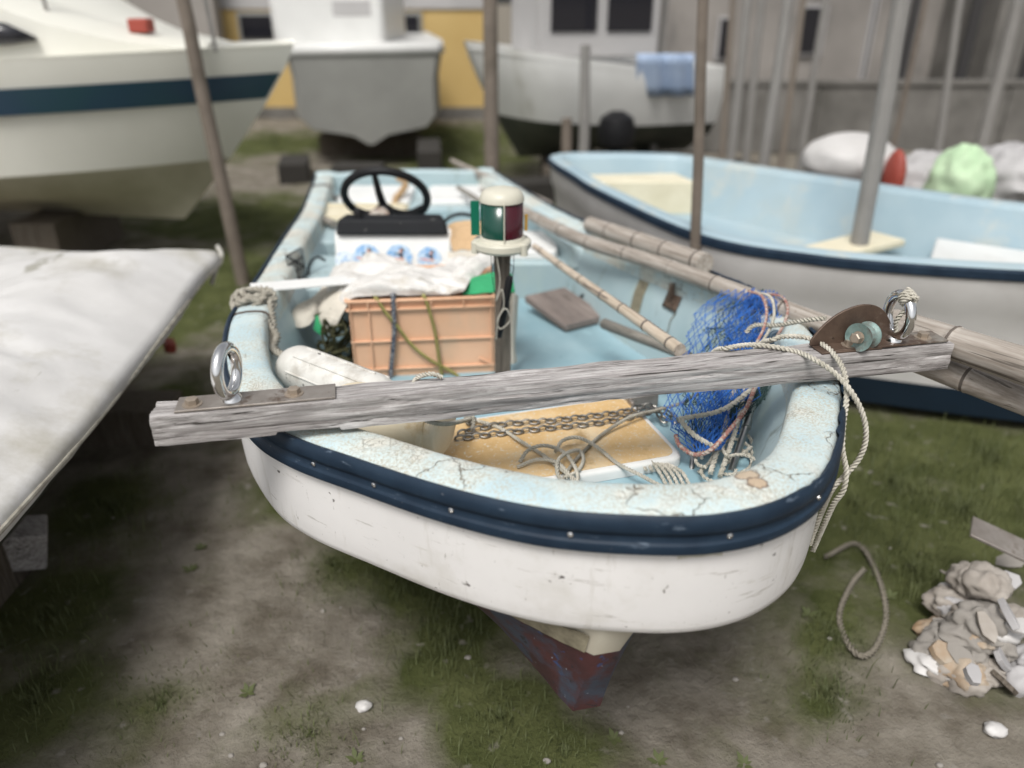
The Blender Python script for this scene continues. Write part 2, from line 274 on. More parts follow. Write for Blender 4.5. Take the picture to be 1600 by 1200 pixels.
# ---------------------------------------------------------------- mesh builder
class MB:
    def __init__(s): s.v = []; s.f = []; s.mi = []
    def add(s, vs, fs, mi=0):
        o = len(s.v); s.v += [Vector(p) for p in vs]; s.f += [tuple(i+o for i in f) for f in fs]; s.mi += [mi]*len(fs); return s
    def box(s, c, size, rot=None, mi=0, taper=1.0):
        hx, hy, hz = [a/2 for a in size]
        vs = []
        for z in (-1, 1):
            k = taper if z < 0 else 1
            for x, y in ((-1, -1), (1, -1), (1, 1), (-1, 1)): vs.append(Vector((x*hx*k, y*hy*k, z*hz)))
        if rot is not None:
            Rm = rot if isinstance(rot, Matrix) else Euler(rot).to_matrix()
            vs = [Rm @ p for p in vs]
        vs = [p+Vector(c) for p in vs]
        return s.add(vs, [(3, 2, 1, 0), (4, 5, 6, 7), (0, 1, 5, 4), (1, 2, 6, 5), (2, 3, 7, 6), (3, 0, 4, 7)], mi)
    def rings(s, rs, closed=True, cap0=False, cap1=False, mi=0):
        n = len(rs[0]); vs = [p for r in rs for p in r]; fs = []
        for i in range(len(rs)-1):
            for j in range(n if closed else n-1):
                a = i*n+j; b = i*n+(j+1) % n
                fs.append((a, b, b+n, a+n))
        if cap0: fs.append(tuple(reversed(range(n))))
        if cap1: fs.append(tuple((len(rs)-1)*n+j for j in range(n)))
        return s.add(vs, fs, mi)
    def tube(s, path, r, n=8, caps=True, mi=0, lobes=0, twist=0.0, la=.38):
        path = [Vector(p) for p in path]; m = len(path)
        rr = r if isinstance(r, (list, tuple)) else [r]*m
        T = []
        for i in range(m):
            d = path[min(i+1, m-1)]-path[max(i-1, 0)]; T.append(d.normalized() if d.length > 1e-9 else Vector((0, 0, 1)))
        N = T[0].orthogonal().normalized(); L = 0; rs = []
        for i in range(m):
            if i:
                N = (N - T[i]*N.dot(T[i])); N = N.normalized() if N.length > 1e-6 else T[i].orthogonal().normalized()
                L += (path[i]-path[i-1]).length
            B = T[i].cross(N); ring = []
            for j in range(n):
                a = 2*math.pi*j/n; q = rr[i]*(1-la+la*abs(math.cos(lobes*a/2))*1.6) if lobes else rr[i]
                b = a+twist*L
                ring.append(path[i]+N*(q*math.cos(b))+B*(q*math.sin(b)))
            rs.append(ring)
        return s.rings(rs, True, caps, caps, mi)
    def lathe(s, prof, o=(0, 0, 0), M=None, n=24, mi=0, cap0=True, cap1=True):
        """prof: (r, z) list, axis z turned by M"""
        M = M or Matrix.Identity(3); o = Vector(o); rs = []
        for r, z in prof:
            rs.append([o+M @ Vector((r*math.cos(2*math.pi*j/n), r*math.sin(2*math.pi*j/n), z)) for j in range(n)])
        return s.rings(rs, True, cap0, cap1, mi)
    def torus(s, c, R1, r, M=None, n=40, k=12, sx=1, sy=1, mi=0, a0=0, a1=2*math.pi):
        M = M or Matrix.Identity(3); c = Vector(c); rs = []
        full = abs(a1-a0-2*math.pi) < 1e-6
        cnt = n if full else n+1
        for i in range(cnt):
            a = a0+(a1-a0)*i/n; ring = []
            ce = Vector((R1*sx*math.cos(a), R1*sy*math.sin(a), 0)); d = Vector((math.cos(a), math.sin(a), 0))
            for j in range(k):
                b = 2*math.pi*j/k; ring.append(c+M @ (ce+d*(r*math.cos(b))+Vector((0, 0, r*math.sin(b)))))
            rs.append(ring)
        if full: rs.append(rs[0])
        return s.rings(rs, True, not full, not full, mi)
    def sheet(s, fn, nu, nv, thick=0.0, mi=0):
        g = [[Vector(fn(i/nu, j/nv)) for j in range(nv+1)] for i in range(nu+1)]
        vs = [p for r in g for p in r]; W = nv+1
        fs = [(i*W+j, (i+1)*W+j, (i+1)*W+j+1, i*W+j+1) for i in range(nu) for j in range(nv)]
        return s.add(vs, fs, mi)
    def poly(s, pts, h, M=None, o=(0, 0, 0), mi=0):
        """extruded polygon: pts in xy, thickness h along z, turned by M"""
        M = M or Matrix.Identity(3); o = Vector(o); n = len(pts)
        lo = [o+M @ Vector((x, y, 0)) for x, y in pts]; hi = [o+M @ Vector((x, y, h)) for x, y in pts]
        fs = [tuple(reversed(range(n))), tuple(range(n, 2*n))]+[(j, (j+1) % n, n+(j+1) % n, n+j) for j in range(n)]
        return s.add(lo+hi, fs, mi)
def cr(pts, n=12):
    """Catmull-Rom through points (any dimension)"""
    P = [Vector(p) for p in pts]; P = [P[0]*2-P[1]]+P+[P[-1]*2-P[-2]]; out = []
    for i in range(1, len(P)-2):
        for k in range(n):
            t = k/n; a, b, c, d = P[i-1], P[i], P[i+1], P[i+2]
            out.append(.5*((2*b)+(c-a)*t+(2*a-5*b+4*c-d)*t*t+(3*b-a-3*c+d)*t**3))
    out.append(P[-2]); return out
def resample(P, step):
    L = [0]
    for a, b in zip(P, P[1:]): L.append(L[-1]+(b-a).length)
    n = max(2, int(L[-1]/step)); out = []; k = 0
    for i in range(n+1):
        d = L[-1]*i/n
        while k < len(P)-2 and L[k+1] < d: k += 1
        q = (d-L[k])/max(1e-9, L[k+1]-L[k]); out.append(P[k].lerp(P[k+1], min(1, q)))
    return out
XF = {}
def props(o, label=None, cat=None, group=None, kind=None):
    if label: o['label'] = label
    if cat: o['category'] = cat
    if group: o['group'] = group
    if kind: o['kind'] = kind
    return o
def thing(name, label, cat, loc=(0, 0, 0), rot=(0, 0, 0), group=None, M=None):
    o = bpy.data.objects.new(name, None); COL.objects.link(o); o.empty_display_size = .1
    m = M if M is not None else Matrix.LocRotScale(Vector(loc), Euler(rot), Vector((1, 1, 1)))
    o.matrix_world = m; XF[o.name] = m
    return props(o, label, cat, group)
def mesh(name, mb, mat, parent=None, local=False, smooth=True, bevel=0, label=None, cat=None, group=None, kind=None, loc=None, M=None, solid=0, sub=0, ang=35, seg=2):
    me = bpy.data.meshes.new(name)
    if parent is not None: X = XF[parent.name]
    elif M is not None: X = M
    elif loc is not None: X = Matrix.Translation(Vector(loc))
    else:
        n = len(mb.v); cx = sum(p.x for p in mb.v)/n; cy = sum(p.y for p in mb.v)/n
        X = Matrix.Translation(Vector((cx, cy, min(p.z for p in mb.v))))
    inv = Matrix.Identity(4) if local else X.inverted()
    me.from_pydata([inv @ p for p in mb.v], [], mb.f)
    ms = mat if isinstance(mat, (list, tuple)) else [mat]
    for m in ms: me.materials.append(mats[m])
    if len(ms) > 1: me.polygons.foreach_set('material_index', mb.mi)
    bm = bmesh.new(); bm.from_mesh(me); bmesh.ops.remove_doubles(bm, verts=bm.verts, dist=1e-5); bmesh.ops.recalc_face_normals(bm, faces=bm.faces); bm.to_mesh(me); bm.free()
    if smooth:
        me.polygons.foreach_set('use_smooth', [True]*len(me.polygons))
        me.set_sharp_from_angle(angle=R(ang))
    me.update()
    o = bpy.data.objects.new(name, me); COL.objects.link(o)
    if parent is not None: o.parent = parent; XF[o.name] = X if parent.type == 'EMPTY' else XF[parent.name]
    else: o.matrix_world = X; XF[o.name] = X
    if solid: md = o.modifiers.new('solid', 'SOLIDIFY'); md.thickness = solid; md.offset = 0
    if sub: md = o.modifiers.new('sub', 'SUBSURF'); md.levels = sub; md.render_levels = sub
    if bevel: md = o.modifiers.new('bevel', 'BEVEL'); md.width = bevel; md.segments = seg; md.limit_method = 'ANGLE'; md.angle_limit = R(40)
    return props(o, label, cat, group, kind)
def rope(name, pts, r, mat, parent=None, step=.004, **kw):
    P = resample(cr(pts, 14), step)
    mb = MB().tube(P, r*1.05, 12, True, 0, 3, 2*math.pi/(r*6))
    return mesh(name, mb, mat, parent, ang=70, **kw)
def frame_from(x, up=(0, 0, 1)):
    x = Vector(x).normalized(); z = Vector(up); y = z.cross(x).normalized(); z = x.cross(y)
    return Matrix((x, y, z)).transposed()
def rotz(a): return Matrix.Rotation(a, 3, 'Z')

# ---------------------------------------------------------------- ground
def gh(x, y):
    d = math.hypot(x, y)
    k = min(1, d/1.5)
    return (.035*nz((x, y, 0), 1.3)+.015*nz((x, y, 3), 4.1))*k
gb = MB()
xs = [-400, -150, -60, -25]+[-12+i*.12 for i in range(201)]+[25, 60, 150, 400]
ys = [-400, -100, -20, -5]+[-2+i*.15 for i in range(121)]+[20, 30, 60, 150, 400]
gb.add([(x, y, gh(x, y) if abs(x) < 13 and -3 < y < 17 else 0) for x in xs for y in ys],
       [(i*len(ys)+j, (i+1)*len(ys)+j, (i+1)*len(ys)+j+1, i*len(ys)+j+1) for i in range(len(xs)-1) for j in range(len(ys)-1)])

def grass_patch(name, blobs, n, label):
    g = MB()
    for _ in range(n):
        bx, by, br, hh = random.choice(blobs)
        a = random.random()*6.283; q = br*abs(random.gauss(0, .55)); x = bx+q*math.cos(a); y = by+q*math.sin(a)*1.3
        z = gh(x, y)-.005; h = hh*random.uniform(.2, .75); wd = random.uniform(.0008, .002)
        d = random.random()*6.283; lx, ly = math.cos(d)*h*random.uniform(.1, .8), math.sin(d)*h*random.uniform(.1, .8)
        px, py = -math.sin(d)*wd, math.cos(d)*wd
        g.add([(x-px, y-py, z), (x+px, y+py, z), (x+lx*.35+px*.7, y+ly*.35+py*.7, z+h*.6), (x+lx*.35-px*.7, y+ly*.35-py*.7, z+h*.6), (x+lx, y+ly, z+h)],
              [(0, 1, 2, 3), (3, 2, 4)])
    o = mesh(name, g, 'grass', smooth=False, kind='stuff', label=label, cat='grass', loc=(0, 0, 0)); return o
def G(u, v): p = PZ(u, v, 0); return p.x, p.y
bl = []
for u, v, r, h in ((180, 800, .28, .09), (90, 960, .25, .08), (60, 1100, .2, .07), (300, 640, .3, .09), (700, 1000, .22, .09), (640, 900, .2, .10), (780, 1130, .2, .06), (520, 880, .2, .05),
                   (1400, 760, .25, .10), (1430, 900, .18, .10), (1360, 700, .4, .12), (1550, 720, .4, .12), (1300, 1000, .1, .05), (1290, 1080, .12, .05), (430, 760, .3, .05), (480, 1150, .2, .04),
                   (690, 215, 1.2, .25), (430, 225, .9, .25), (720, 250, .9, .2), (400, 420, .6, .1), (380, 340, .8, .12), (1500, 800, .2, .1), (250, 1100, .2, .04), (880, 1180, .15, .04)):
    x, y = G(u, v); bl.append((x, y, r, h))
bl += [(-2.2, 4.6, .9, .12), (-.6, 6.8, 1.2, .15), (1.3, 2.4, .6, .14), (1.9, 2.3, .5, .14)]
gm = mesh('ground', gb, 'ground', kind='structure', loc=(0, 0, 0))
ga = gm.data.attributes.new('grassy', 'FLOAT', 'POINT')
pth = [G(420, 1190), G(380, 1050), G(360, 900), G(340, 760), G(330, 660)]
for i_, v_ in enumerate(gm.data.vertices):
    q = 0.
    for bx, by, br, hh in bl: q = max(q, math.exp(-((v_.co.x-bx)**2+(v_.co.y-by)**2)/(br*1.1)**2))
    pd = min(math.hypot(v_.co.x-a, v_.co.y-b) for a, b in pth); q -= .9*math.exp(-(pd/.28)**2)
    ga.data[i_].value = max(0, q)
grass_patch('grass', bl, 13000, 'thin green grass growing in patches on the dirt')

# ---------------------------------------------------------------- main boat: outline from left stern round the bow to right stern
OUT = [(-1.215, 4.86, .735), (-1.10, 4.15, .752), (-1.035, 3.74, .768), (-.965, 3.146, .80), (-.893, 2.6, .83), (-.851, 2.23, .851), (-.799, 1.992, .865), (-.700, 1.704, .883), (-.565, 1.470, .90),
       (-.448, 1.348, .91), (-.294, 1.245, .919), (-.113, 1.130, .932), (.053, 1.054, .942), (.209, 1.022, .95), (.33, 1.025, .95), (.44, 1.062, .95), (.54, 1.143, .945),
       (.615, 1.257, .935), (.696, 1.434, .922), (.766, 1.613, .91), (.818, 1.90, .89), (.822, 2.10, .88), (.800, 2.26, .872), (.720, 2.50, .858), (.50, 2.98, .831), (.20, 3.80, .787), (-.125, 4.98, .735)]
OL = resample(cr(OUT, 16), .02)
def normals(P):
    N = []
    for i in range(len(P)):
        d = P[min(i+2, len(P)-1)]-P[max(i-2, 0)]; d.z = 0; d.normalize(); N.append(Vector((-d.y, d.x, 0)))   # points to the inside
    return N
ON = normals(OL)
def off(i, d, z): p = OL[i]; n = ON[i]; return Vector((p.x+n.x*d, p.y+n.y*d, p.z+z))
def sweep_line(prof, jit=None):
    mb = MB(); rs = []
    for i in range(len(OL)):
        rs.append([off(i, d, z)+(jit(i, k) if jit else Vector((0, 0, 0))) for k, (d, z) in enumerate(prof)])
    mb.rings(rs, closed=False); return mb, rs
BO = Vector((-.2, 2.6, .3))
boat = thing('fishing_boat', 'small open boat with worn pale blue gunwale, navy rubber rail and white bow', 'boat', BO)
AX = Vector((-.22, .975, 0)).normalized(); PR = Vector((AX.y, -AX.x, 0)); BOW = Vector((.22, 1.03, 0))
# topside (white), chine, underbody
def deepen(i, k):
    f = max(0, min(1, (OL[i].y-1.55)/1.0)); f = f*f*(3-2*f); return Vector((0, 0, -.20*f*k/7))
mb, top_r = sweep_line([(.004, -.02), (.004, -.07), (.003, -.12), (.004, -.17), (.005, -.215), (.007, -.248), (.010, -.263), (.017, -.270)], deepen)
mesh('hull', mb, 'hull', boat)
mb = MB(); m = len(top_r); e = [r[-1] for r in top_r]; e2 = [top_r[i][-1]+ON[i]*.03+Vector((0, 0, -.006)) for i in range(m)]
mb.rings([[a, b] for a, b in zip(e, e2)], closed=False)
for i in range(m//2-1): mb.add([e2[i], e2[i+1], e2[m-2-i], e2[m-1-i]], [(0, 1, 2, 3)])
mesh('chine_flat', mb, 'under', boat)
#      s top, half width top, s bottom, half width bottom, z top, z bottom
UR = [(.03, .024, .11, .030, .675, .38), (.08, .085, .15, .050, .675, .38), (.15, .160, .20, .070, .675, .38), (.228, .240, .27, .100, .675, .38), (.30, .310, .36, .135, .675, .38), (.364, .375, .46, .180, .653, .378),
      (.47, .470, .56, .250, .65, .375), (.60, .570, .66, .340, .64, .37), (.80, .62, .84, .46, .60, .36), (1.2, .66, 1.2, .48, .50, .32), (1.8, .62, 1.8, .44, .42, .30), (2.5, .55, 2.5, .40, .36, .29), (3.2, .49, 3.2, .36, .33, .28), (3.75, .45, 3.75, .34, .32, .28)]
def under_row(i, sg, ks):
    st, ht, sb, hb, zt, zb = UR[i]; out = []
    for k in ks:
        f = max(0, 1-UR[i][0]/.8); p = BOW+AX*(st+(sb-st)*k)+PR*(sg*(ht+(hb-ht)*k)-f*(.026+.017*k)); p.z = zt+(zb-zt)*k
        out.append(p)
    return out
US = UR
def kb(i): return max(.02, (UR[i][4]-.592)/(UR[i][4]-UR[i][5]))
for nm, lo, hi, mt in (('lower_hull', 0, 1, 'under'), ('keel_bottom', 1, 0, 'antifoul')):
    mb = MB()
    for sg in (-1, 1):
        rs = []
        for i in range(len(US)):
            b_ = kb(i); ks = [b_*q/3 for q in range(4)] if nm == 'lower_hull' else [b_+(1-b_)*q for q in (0, .15, .3, .45, .6, .72, .82, .9, .95, .98, 1)]
            rs.append(under_row(i, sg, ks))
        mb.rings(rs, closed=False)
        if sg < 0: lf0 = rs
    mb.rings([lf0[0], rs[0]], closed=False)
    if nm == 'keel_bottom': mb.rings([[a[-1] for a in lf0], [(a[-1]+b[-1])/2+Vector((0, 0, -.012 if 0 < j else 0)) for j, (a, b) in enumerate(zip(lf0, rs))], [a[-1] for a in rs]], closed=False)
    mesh(nm, mb, mt, boat, ang=50)
# gunwale cap and inner skin
def gj(i, k):
    p = OL[i]; a = .0025*nz((p.x, p.y, k*.2), 14)
    return Vector((0, 0, a))
gp = [(.000, -.030), (-.002, -.012), (.005, -.003), (.014, .001), (.04, .004), (.065, .004), (.085, .002), (.096, -.003), (.102, -.012), (.105, -.040), (.109, -.075)]
mb, gr = sweep_line(gp, gj)
mesh('gunwale', mb, 'gun', boat, ang=60)
FZ = .52
def solez(Y):
    f = max(0, min(1, (2.13-Y)/.13)); return FZ+.153*f*f*(3-2*f)
mb = MB(); rs = []
for i in range(len(OL)):
    p = gr[i][-1]; z0 = p.z; n = ON[i]; row = [p]; zf = solez(p.y)
    for q in (.2, .5, .85, 1.0): row.append(Vector((p.x+n.x*(.012+.05*q), p.y+n.y*(.012+.05*q), z0+(zf-.006-z0)*q)))
    rs.append(row)
mb.rings(rs, closed=False)
mesh('inner_side', mb, 'inside', boat)
# sole
mb = MB(); e = [r[-1] for r in rs]; m = len(e)
for i in range(m//2-1):
    a, b, c, d = e[i].copy(), e[i+1].copy(), e[m-2-i].copy(), e[m-1-i].copy()
    for q in (a, b, c, d): q.z = solez(q.y)
    mb.add([a, b, c, d], [(0, 1, 2, 3)])
mesh('sole', mb, 'floor', boat)
# transom
A, B = OL[0], OL[-1]
tr = MB(); n = 16; rr = []
d = (B-A).normalized(); inn = Vector((d.y, -d.x, 0)) * (1 if Vector((d.y, -d.x, 0)).y < 0 else -1)
for i in range(n+1):
    t = i/n; p = A.lerp(B, t); h = .022*math.sin(math.pi*t)+(.012 if abs(t-.5) > .42 else -.006)
    zt = p.z+h
    rr.append([Vector((p.x, p.y, .32)), Vector((p.x, p.y, zt-.01)), Vector((p.x, p.y, zt))+inn*.01, Vector((p.x, p.y, zt))+inn*.045, Vector((p.x, p.y, zt-.012))+inn*.055, Vector((p.x, p.y, .5))+inn*.06])
tr.rings(rr, closed=False); mesh('transom', tr, 'inside', boat)
# rub rail, ridged rubber
rp = [(.001, .000), (-.006, .003), (-.0115, -.002), (-.0145, -.012), (-.0145, -.024), (-.0125, -.0310), (-.0090, -.0330), (-.0085, -.0475), (-.0100, -.0495), (-.0145, -.052), (-.0160, -.060), (-.0140, -.070), (-.006, -.074), (.004, -.074)]
def rj(i, k):
    p = OL[i]; n = ON[i]
    if k > 3: return Vector((0, 0, 0))
    right = p.x > .3 and p.y > 1.1
    a = (.006 if right else .0016)*(nz((p.x, p.y, 1), 34 if right else 12)+.2)
    if k == 0 and right: return n*(-a*1.2)+Vector((0, 0, 0))
    return n*(-a*.6 if k < 2 else 0)+Vector((0, 0, a*.8 if k < 3 else 0))
mb, rr_ = sweep_line(rp, rj)
rail = mesh('rub_rail', mb, 'navy', boat, ang=50)
def near(u, v, z):
    p = PZ(u, v, z); return min(range(len(OL)), key=lambda i: (OL[i].x-p.x)**2+(OL[i].y-p.y)**2)
for u, v in ((510, 709), (603, 742), (728, 786), (893, 828), (1116, 832), (1258, 782), (374, 600)):
    i = near(u, v, .885); p = off(i, -.0088, -.0405); n = -ON[i]
    M3 = frame_from((0, 0, 1), n)
    s_ = MB().lathe([(.0001, .0045), (.003, .0042), (.0052, .0025), (.0058, 0)], p, M3, 14, cap0=False, cap1=True)
    s_.box(p+n*.0043, (.0012, .007, .0012), M3); s_.box(p+n*.0043, (.007, .0012, .0012), M3)
    mesh('screw', s_, 'chrome', rail)
# old tape under the rail and on the lower hull
def patch(name, mat, i0, i1, f0, f1, out=.0012, rowset=None, lab=None):
    rows = rowset or top_r; mb = MB(); g = []
    for i in range(i0, i1+1):
        a = rows[i]; n = -ON[i]
        def at(f):
            k = f*(len(a)-1); j = min(int(k), len(a)-2); return a[j].lerp(a[j+1], k-j)+n*out+Vector((0, 0, -out*.3))
        w0 = .015*nz((i*.3, 0, 0), 3); g.append([at(f0+(f1-f0)*q+w0*(q in (0, 1))) for q in (0, .25, .5, .75, 1)])
    mb.rings(g, closed=False); return mesh(name, mb, mat, boat, label=lab)
i0, i1 = near(1062, 865, .87), near(1125, 862, .87); patch('tape_patch', 'tapepale', min(i0, i1), max(i0, i1), .158, .195)
g = []
for i in (0, 1, 2, 3, 4):
    ks = [kb(i)*q for q in (.30, .6, .97)]; g.append([p-PR*.004 for p in under_row(i, -1, ks)])
g = [[a.lerp(b, q) for a, b in zip(g[i], g[i+1])] for i in range(len(g)-1) for q in (0, .25, .5, .75)]
g = g[1:]
g = [[p-AX*.004+Vector((0, 0, .004*nz((k*.4, j, 0), 1.3))) for j, p in enumerate(r)] for k, r in enumerate(g)]
mesh('tape_patch', MB().rings(g, closed=False), 'tape', boat)

# aft deck box, mid thwart box and side boxes (moulded in)
def span(Y):
    """left and right inner wall x at depth Y"""
    L = min((abs(r[2].y-Y), r[2].x) for r in rs[:m//2])[1]; Rr = min((abs(r[2].y-Y), r[2].x) for r in rs[m//2:])[1]
    return L, Rr
def deckbox(name, Y0, Y1, zt, mat='inside', skew=.0, xl=None, xr=None, bev=.012):
    l0, r0 = span(Y0); l1, r1 = span(Y1)
    if xl is not None: l0 = l1 = xl
    if xr is not None: r0 = r1 = xr
    b_ = MB()
    pts = [(l0-.03, Y0), (r0+.03, Y0+skew), (r1+.03, Y1+skew), (l1-.03, Y1)]
    vs = [(x, y, FZ-.01) for x, y in pts]+[(x, y, zt) for x, y in pts]
    b_.add(vs, [(3, 2, 1, 0), (4, 5, 6, 7), (0, 1, 5, 4), (1, 2, 6, 5), (2, 3, 7, 6), (3, 0, 4, 7)])
    return mesh(name, b_, mat, boat, bevel=bev, seg=3)
aft = deckbox('aft_deck', 4.30, 4.93, .645, skew=.03)
mid = deckbox('thwart_box', 3.20, 3.62, .685, xl=-.30)
# raised shelf along the right side aft of the thwart box
b_ = MB(); pts = [(.40, 3.20), (.30, 3.14), (.02, 4.35), (.12, 4.4)]
def shelf(name, P4, z0, z1, inset=.03):
    b_ = MB(); c = sum((Vector((x, y, 0)) for x, y in P4), Vector())/4
    up = [Vector((x, y, 0)).lerp(c, inset) for x, y in P4]
    b_.add([(x, y, z0) for x, y in P4]+[(p.x, p.y, z1) for p in up], [(3, 2, 1, 0), (4, 5, 6, 7), (0, 1, 5, 4), (1, 2, 6, 5), (2, 3, 7, 6), (3, 0, 4, 7)])
    return mesh(name, b_, 'inside', boat, bevel=.012, seg=3)
shelf('side_shelf', [(.25, 3.16), (.41, 3.12), (.16, 4.0), (.02, 4.0)], .67, .755, .1)
shelf('side_locker', [(-.83, 2.78), (-.60, 2.80), (-.68, 3.22), (-.90, 3.22)], FZ-.01, .715, .02)
shelf('side_locker', [(-.90, 3.46), (-.78, 3.48), (-.86, 4.28), (-1.02, 4.28)], FZ-.01, .70, .02)
# bow locker under the lid
LA = R(17); LO = Vector((.412, 1.607, 0)); lx = Vector((math.cos(LA), math.sin(LA), 0)); ly = Vector((-math.sin(LA), math.cos(LA), 0))
def LQ(a, b, z): q = LO-lx*a+ly*b; return Vector((q.x, q.y, z))
f8 = [(3, 2, 1, 0), (4, 5, 6, 7), (0, 1, 5, 4), (1, 2, 6, 5), (2, 3, 7, 6), (3, 0, 4, 7)]
# wall patch strip, bracket plate with rust stain on the right inner side
def wall_at(u, v, z):
    p = PZ(u, v, z); half = range(m//2, m)
    i = min(half, key=lambda i: (rs[i][2].x-p.x)**2+(rs[i][2].y-p.y)**2); return i
def on_wall(i, z, out=.003):
    r = rs[i]
    for a, b in zip(r, r[1:]):
        if b.z <= z <= a.z:
            t = (a.z-z)/(a.z-b.z+1e-9); return a.lerp(b, t)+ON[i]*out
    return r[0]+ON[i]*out if z > r[0].z else r[-1]+ON[i]*out
def wall_quad(name, i0, i1, z0, z1, mat, jag=0, out=.003, label=None, th=0):
    g = []
    for i in range(i0, i1+1): g.append([on_wall(i, z1+(z0-z1)*k/8+(jag*nz((i, k, 0), 2) if k in (0, 8) else 0), out) for k in range(9)])
    return mesh(name, MB().rings(g, closed=False), mat, boat, solid=th, label=label)
iw = wall_at(1017, 470, .68); wall_quad('tape_patch', iw-2, iw+1, .615, .83, 'tape', .012)
iw = wall_at(1088, 455, .77); wall_quad('bracket_plate', iw-2, iw+2, .725, .825, 'rust', 0, .006, th=.004)
pc = on_wall(iw, .775, .012)
b_ = MB(); M3 = frame_from((0, 0, 1), ON[iw])
for dy, dz in ((.012, .022), (-.012, -.022), (.014, -.02)):
    b_.lathe([(.0001, .006), (.005, .005), (.006, 0)], pc+Vector((0, dy, dz)), M3, 10)
b_.box(pc+ON[iw]*.01+Vector((0, 0, .02)), (.05, .012, .02), M3)
mesh('bracket_latch', b_, 'rust', boat)
st = [on_wall(iw+k, z, .002) for k, z in ((-2, .725), (-1, .69), (-1, .65), (0, .61), (0, .57))]
b_ = MB(); b_.rings([[p+Vector((0, -.004, 0)), p+Vector((0, .004, 0))] for p in cr(st, 5)], closed=False); mesh('rust_stain', b_, 'tape', boat)
# white deck lids
def roundbox(mb, c, size, rz, rad, zr=.012, mi=0):
    hx, hy = size[0]/2, size[1]/2; pr = []
    for cx, cy, a0 in ((hx-rad, hy-rad, 0), (-hx+rad, hy-rad, 90), (-hx+rad, -hy+rad, 180), (hx-rad, -hy+rad, 270)):
        for k in range(7): a = R(a0+15*k); pr.append((cx, cy, math.cos(a), math.sin(a)))
    rs_ = []
    M3 = rotz(rz); c = Vector(c)
    lv = [(0, 0), (0, size[2]-zr)]+[(zr*(1-math.cos(R(a))), size[2]-zr+zr*math.sin(R(a))) for a in (30, 60, 90)]+[(zr+.02, size[2])]
    for ins, z in lv: rs_.append([c+M3 @ Vector((x+(rad-min(ins, rad*.8))*p, y+(rad-min(ins, rad*.8))*q, z)) if True else 0 for x, y, p, q in pr])
    mb.rings(rs_, True, True, True, mi); return mb
for (cx, cy, cz, sx, sy, lab) in ((-.33, 4.60, .647, .34, .40, None), (-.80, 4.60, .647, .42, .40, None)):
    mesh('deck_lid', roundbox(MB(), (cx, cy, cz), (sx, sy, .03), .03, .03), 'white', boat, ang=50)
mesh('deck_lid', roundbox(MB(), (.02, 3.42, .687), (.36, .34, .035), .02, .04), 'white', boat, ang=50)
# steering console
cx0, cx1, cyf, cyb = -.715, -.265, 3.02, 3.16
b_ = MB(); zt = .862
prof = [(cyf-.02, FZ-.01), (cyf+.04, zt-.03), (cyf+.06, zt), (cyb, zt+.0), (cyb, FZ-.01)]
for k, x in enumerate((cx0, cx1)): pass
b_.add([(cx0-.01, y, z) for y, z in prof]+[(cx1+.02, y, z) for y, z in prof], [(0, 1, 2, 3, 4), (9, 8, 7, 6, 5)]+[(j, (j+1) % 5, 5+(j+1) % 5, 5+j) for j in range(5)])
con = mesh('console', b_, 'white', boat, bevel=.014, seg=3)
fd = Vector((0, .06, zt-.03-FZ+.01)); fd.normalize(); fn = Vector((0, -fd.z, fd.y))
FM = Matrix((Vector((1, 0, 0)), fd, fn)).transposed()
def facep(x, z): t = (z-(FZ-.01))/(zt-.03-FZ+.01); return Vector((x, cyf-.02+.06*t, z))+fn*.002
b_ = MB(); zz = zt-.002
b_.add([(cx0, cyf+.022, zz-.012), (cx1+.01, cyf+.022, zz-.012), (cx1, cyb+.01, zz-.012), (cx0+.01, cyb+.01, zz-.012),
        (cx0+.01, cyf+.045, zz+.050), (cx1-.005, cyf+.045, zz+.050), (cx1-.03, cyb-.01, zz+.052), (cx0+.03, cyb-.01, zz+.052)], f8)
mesh('dashboard', b_, 'dash', con, bevel=.012, seg=3)
b_ = MB().lathe([(.020, 0), (.019, .03), (.015, .036)], (-.625, 3.10, .908), None, 16); mesh('knob', b_, 'black', con)
def arc_poly(cx, cy, r, n=36, a0=0, a1=360): return [(cx+r*math.cos(R(a0+(a1-a0)*i/n)), cy+r*math.sin(R(a0+(a1-a0)*i/n))) for i in range(n if a1-a0 == 360 else n+1)]
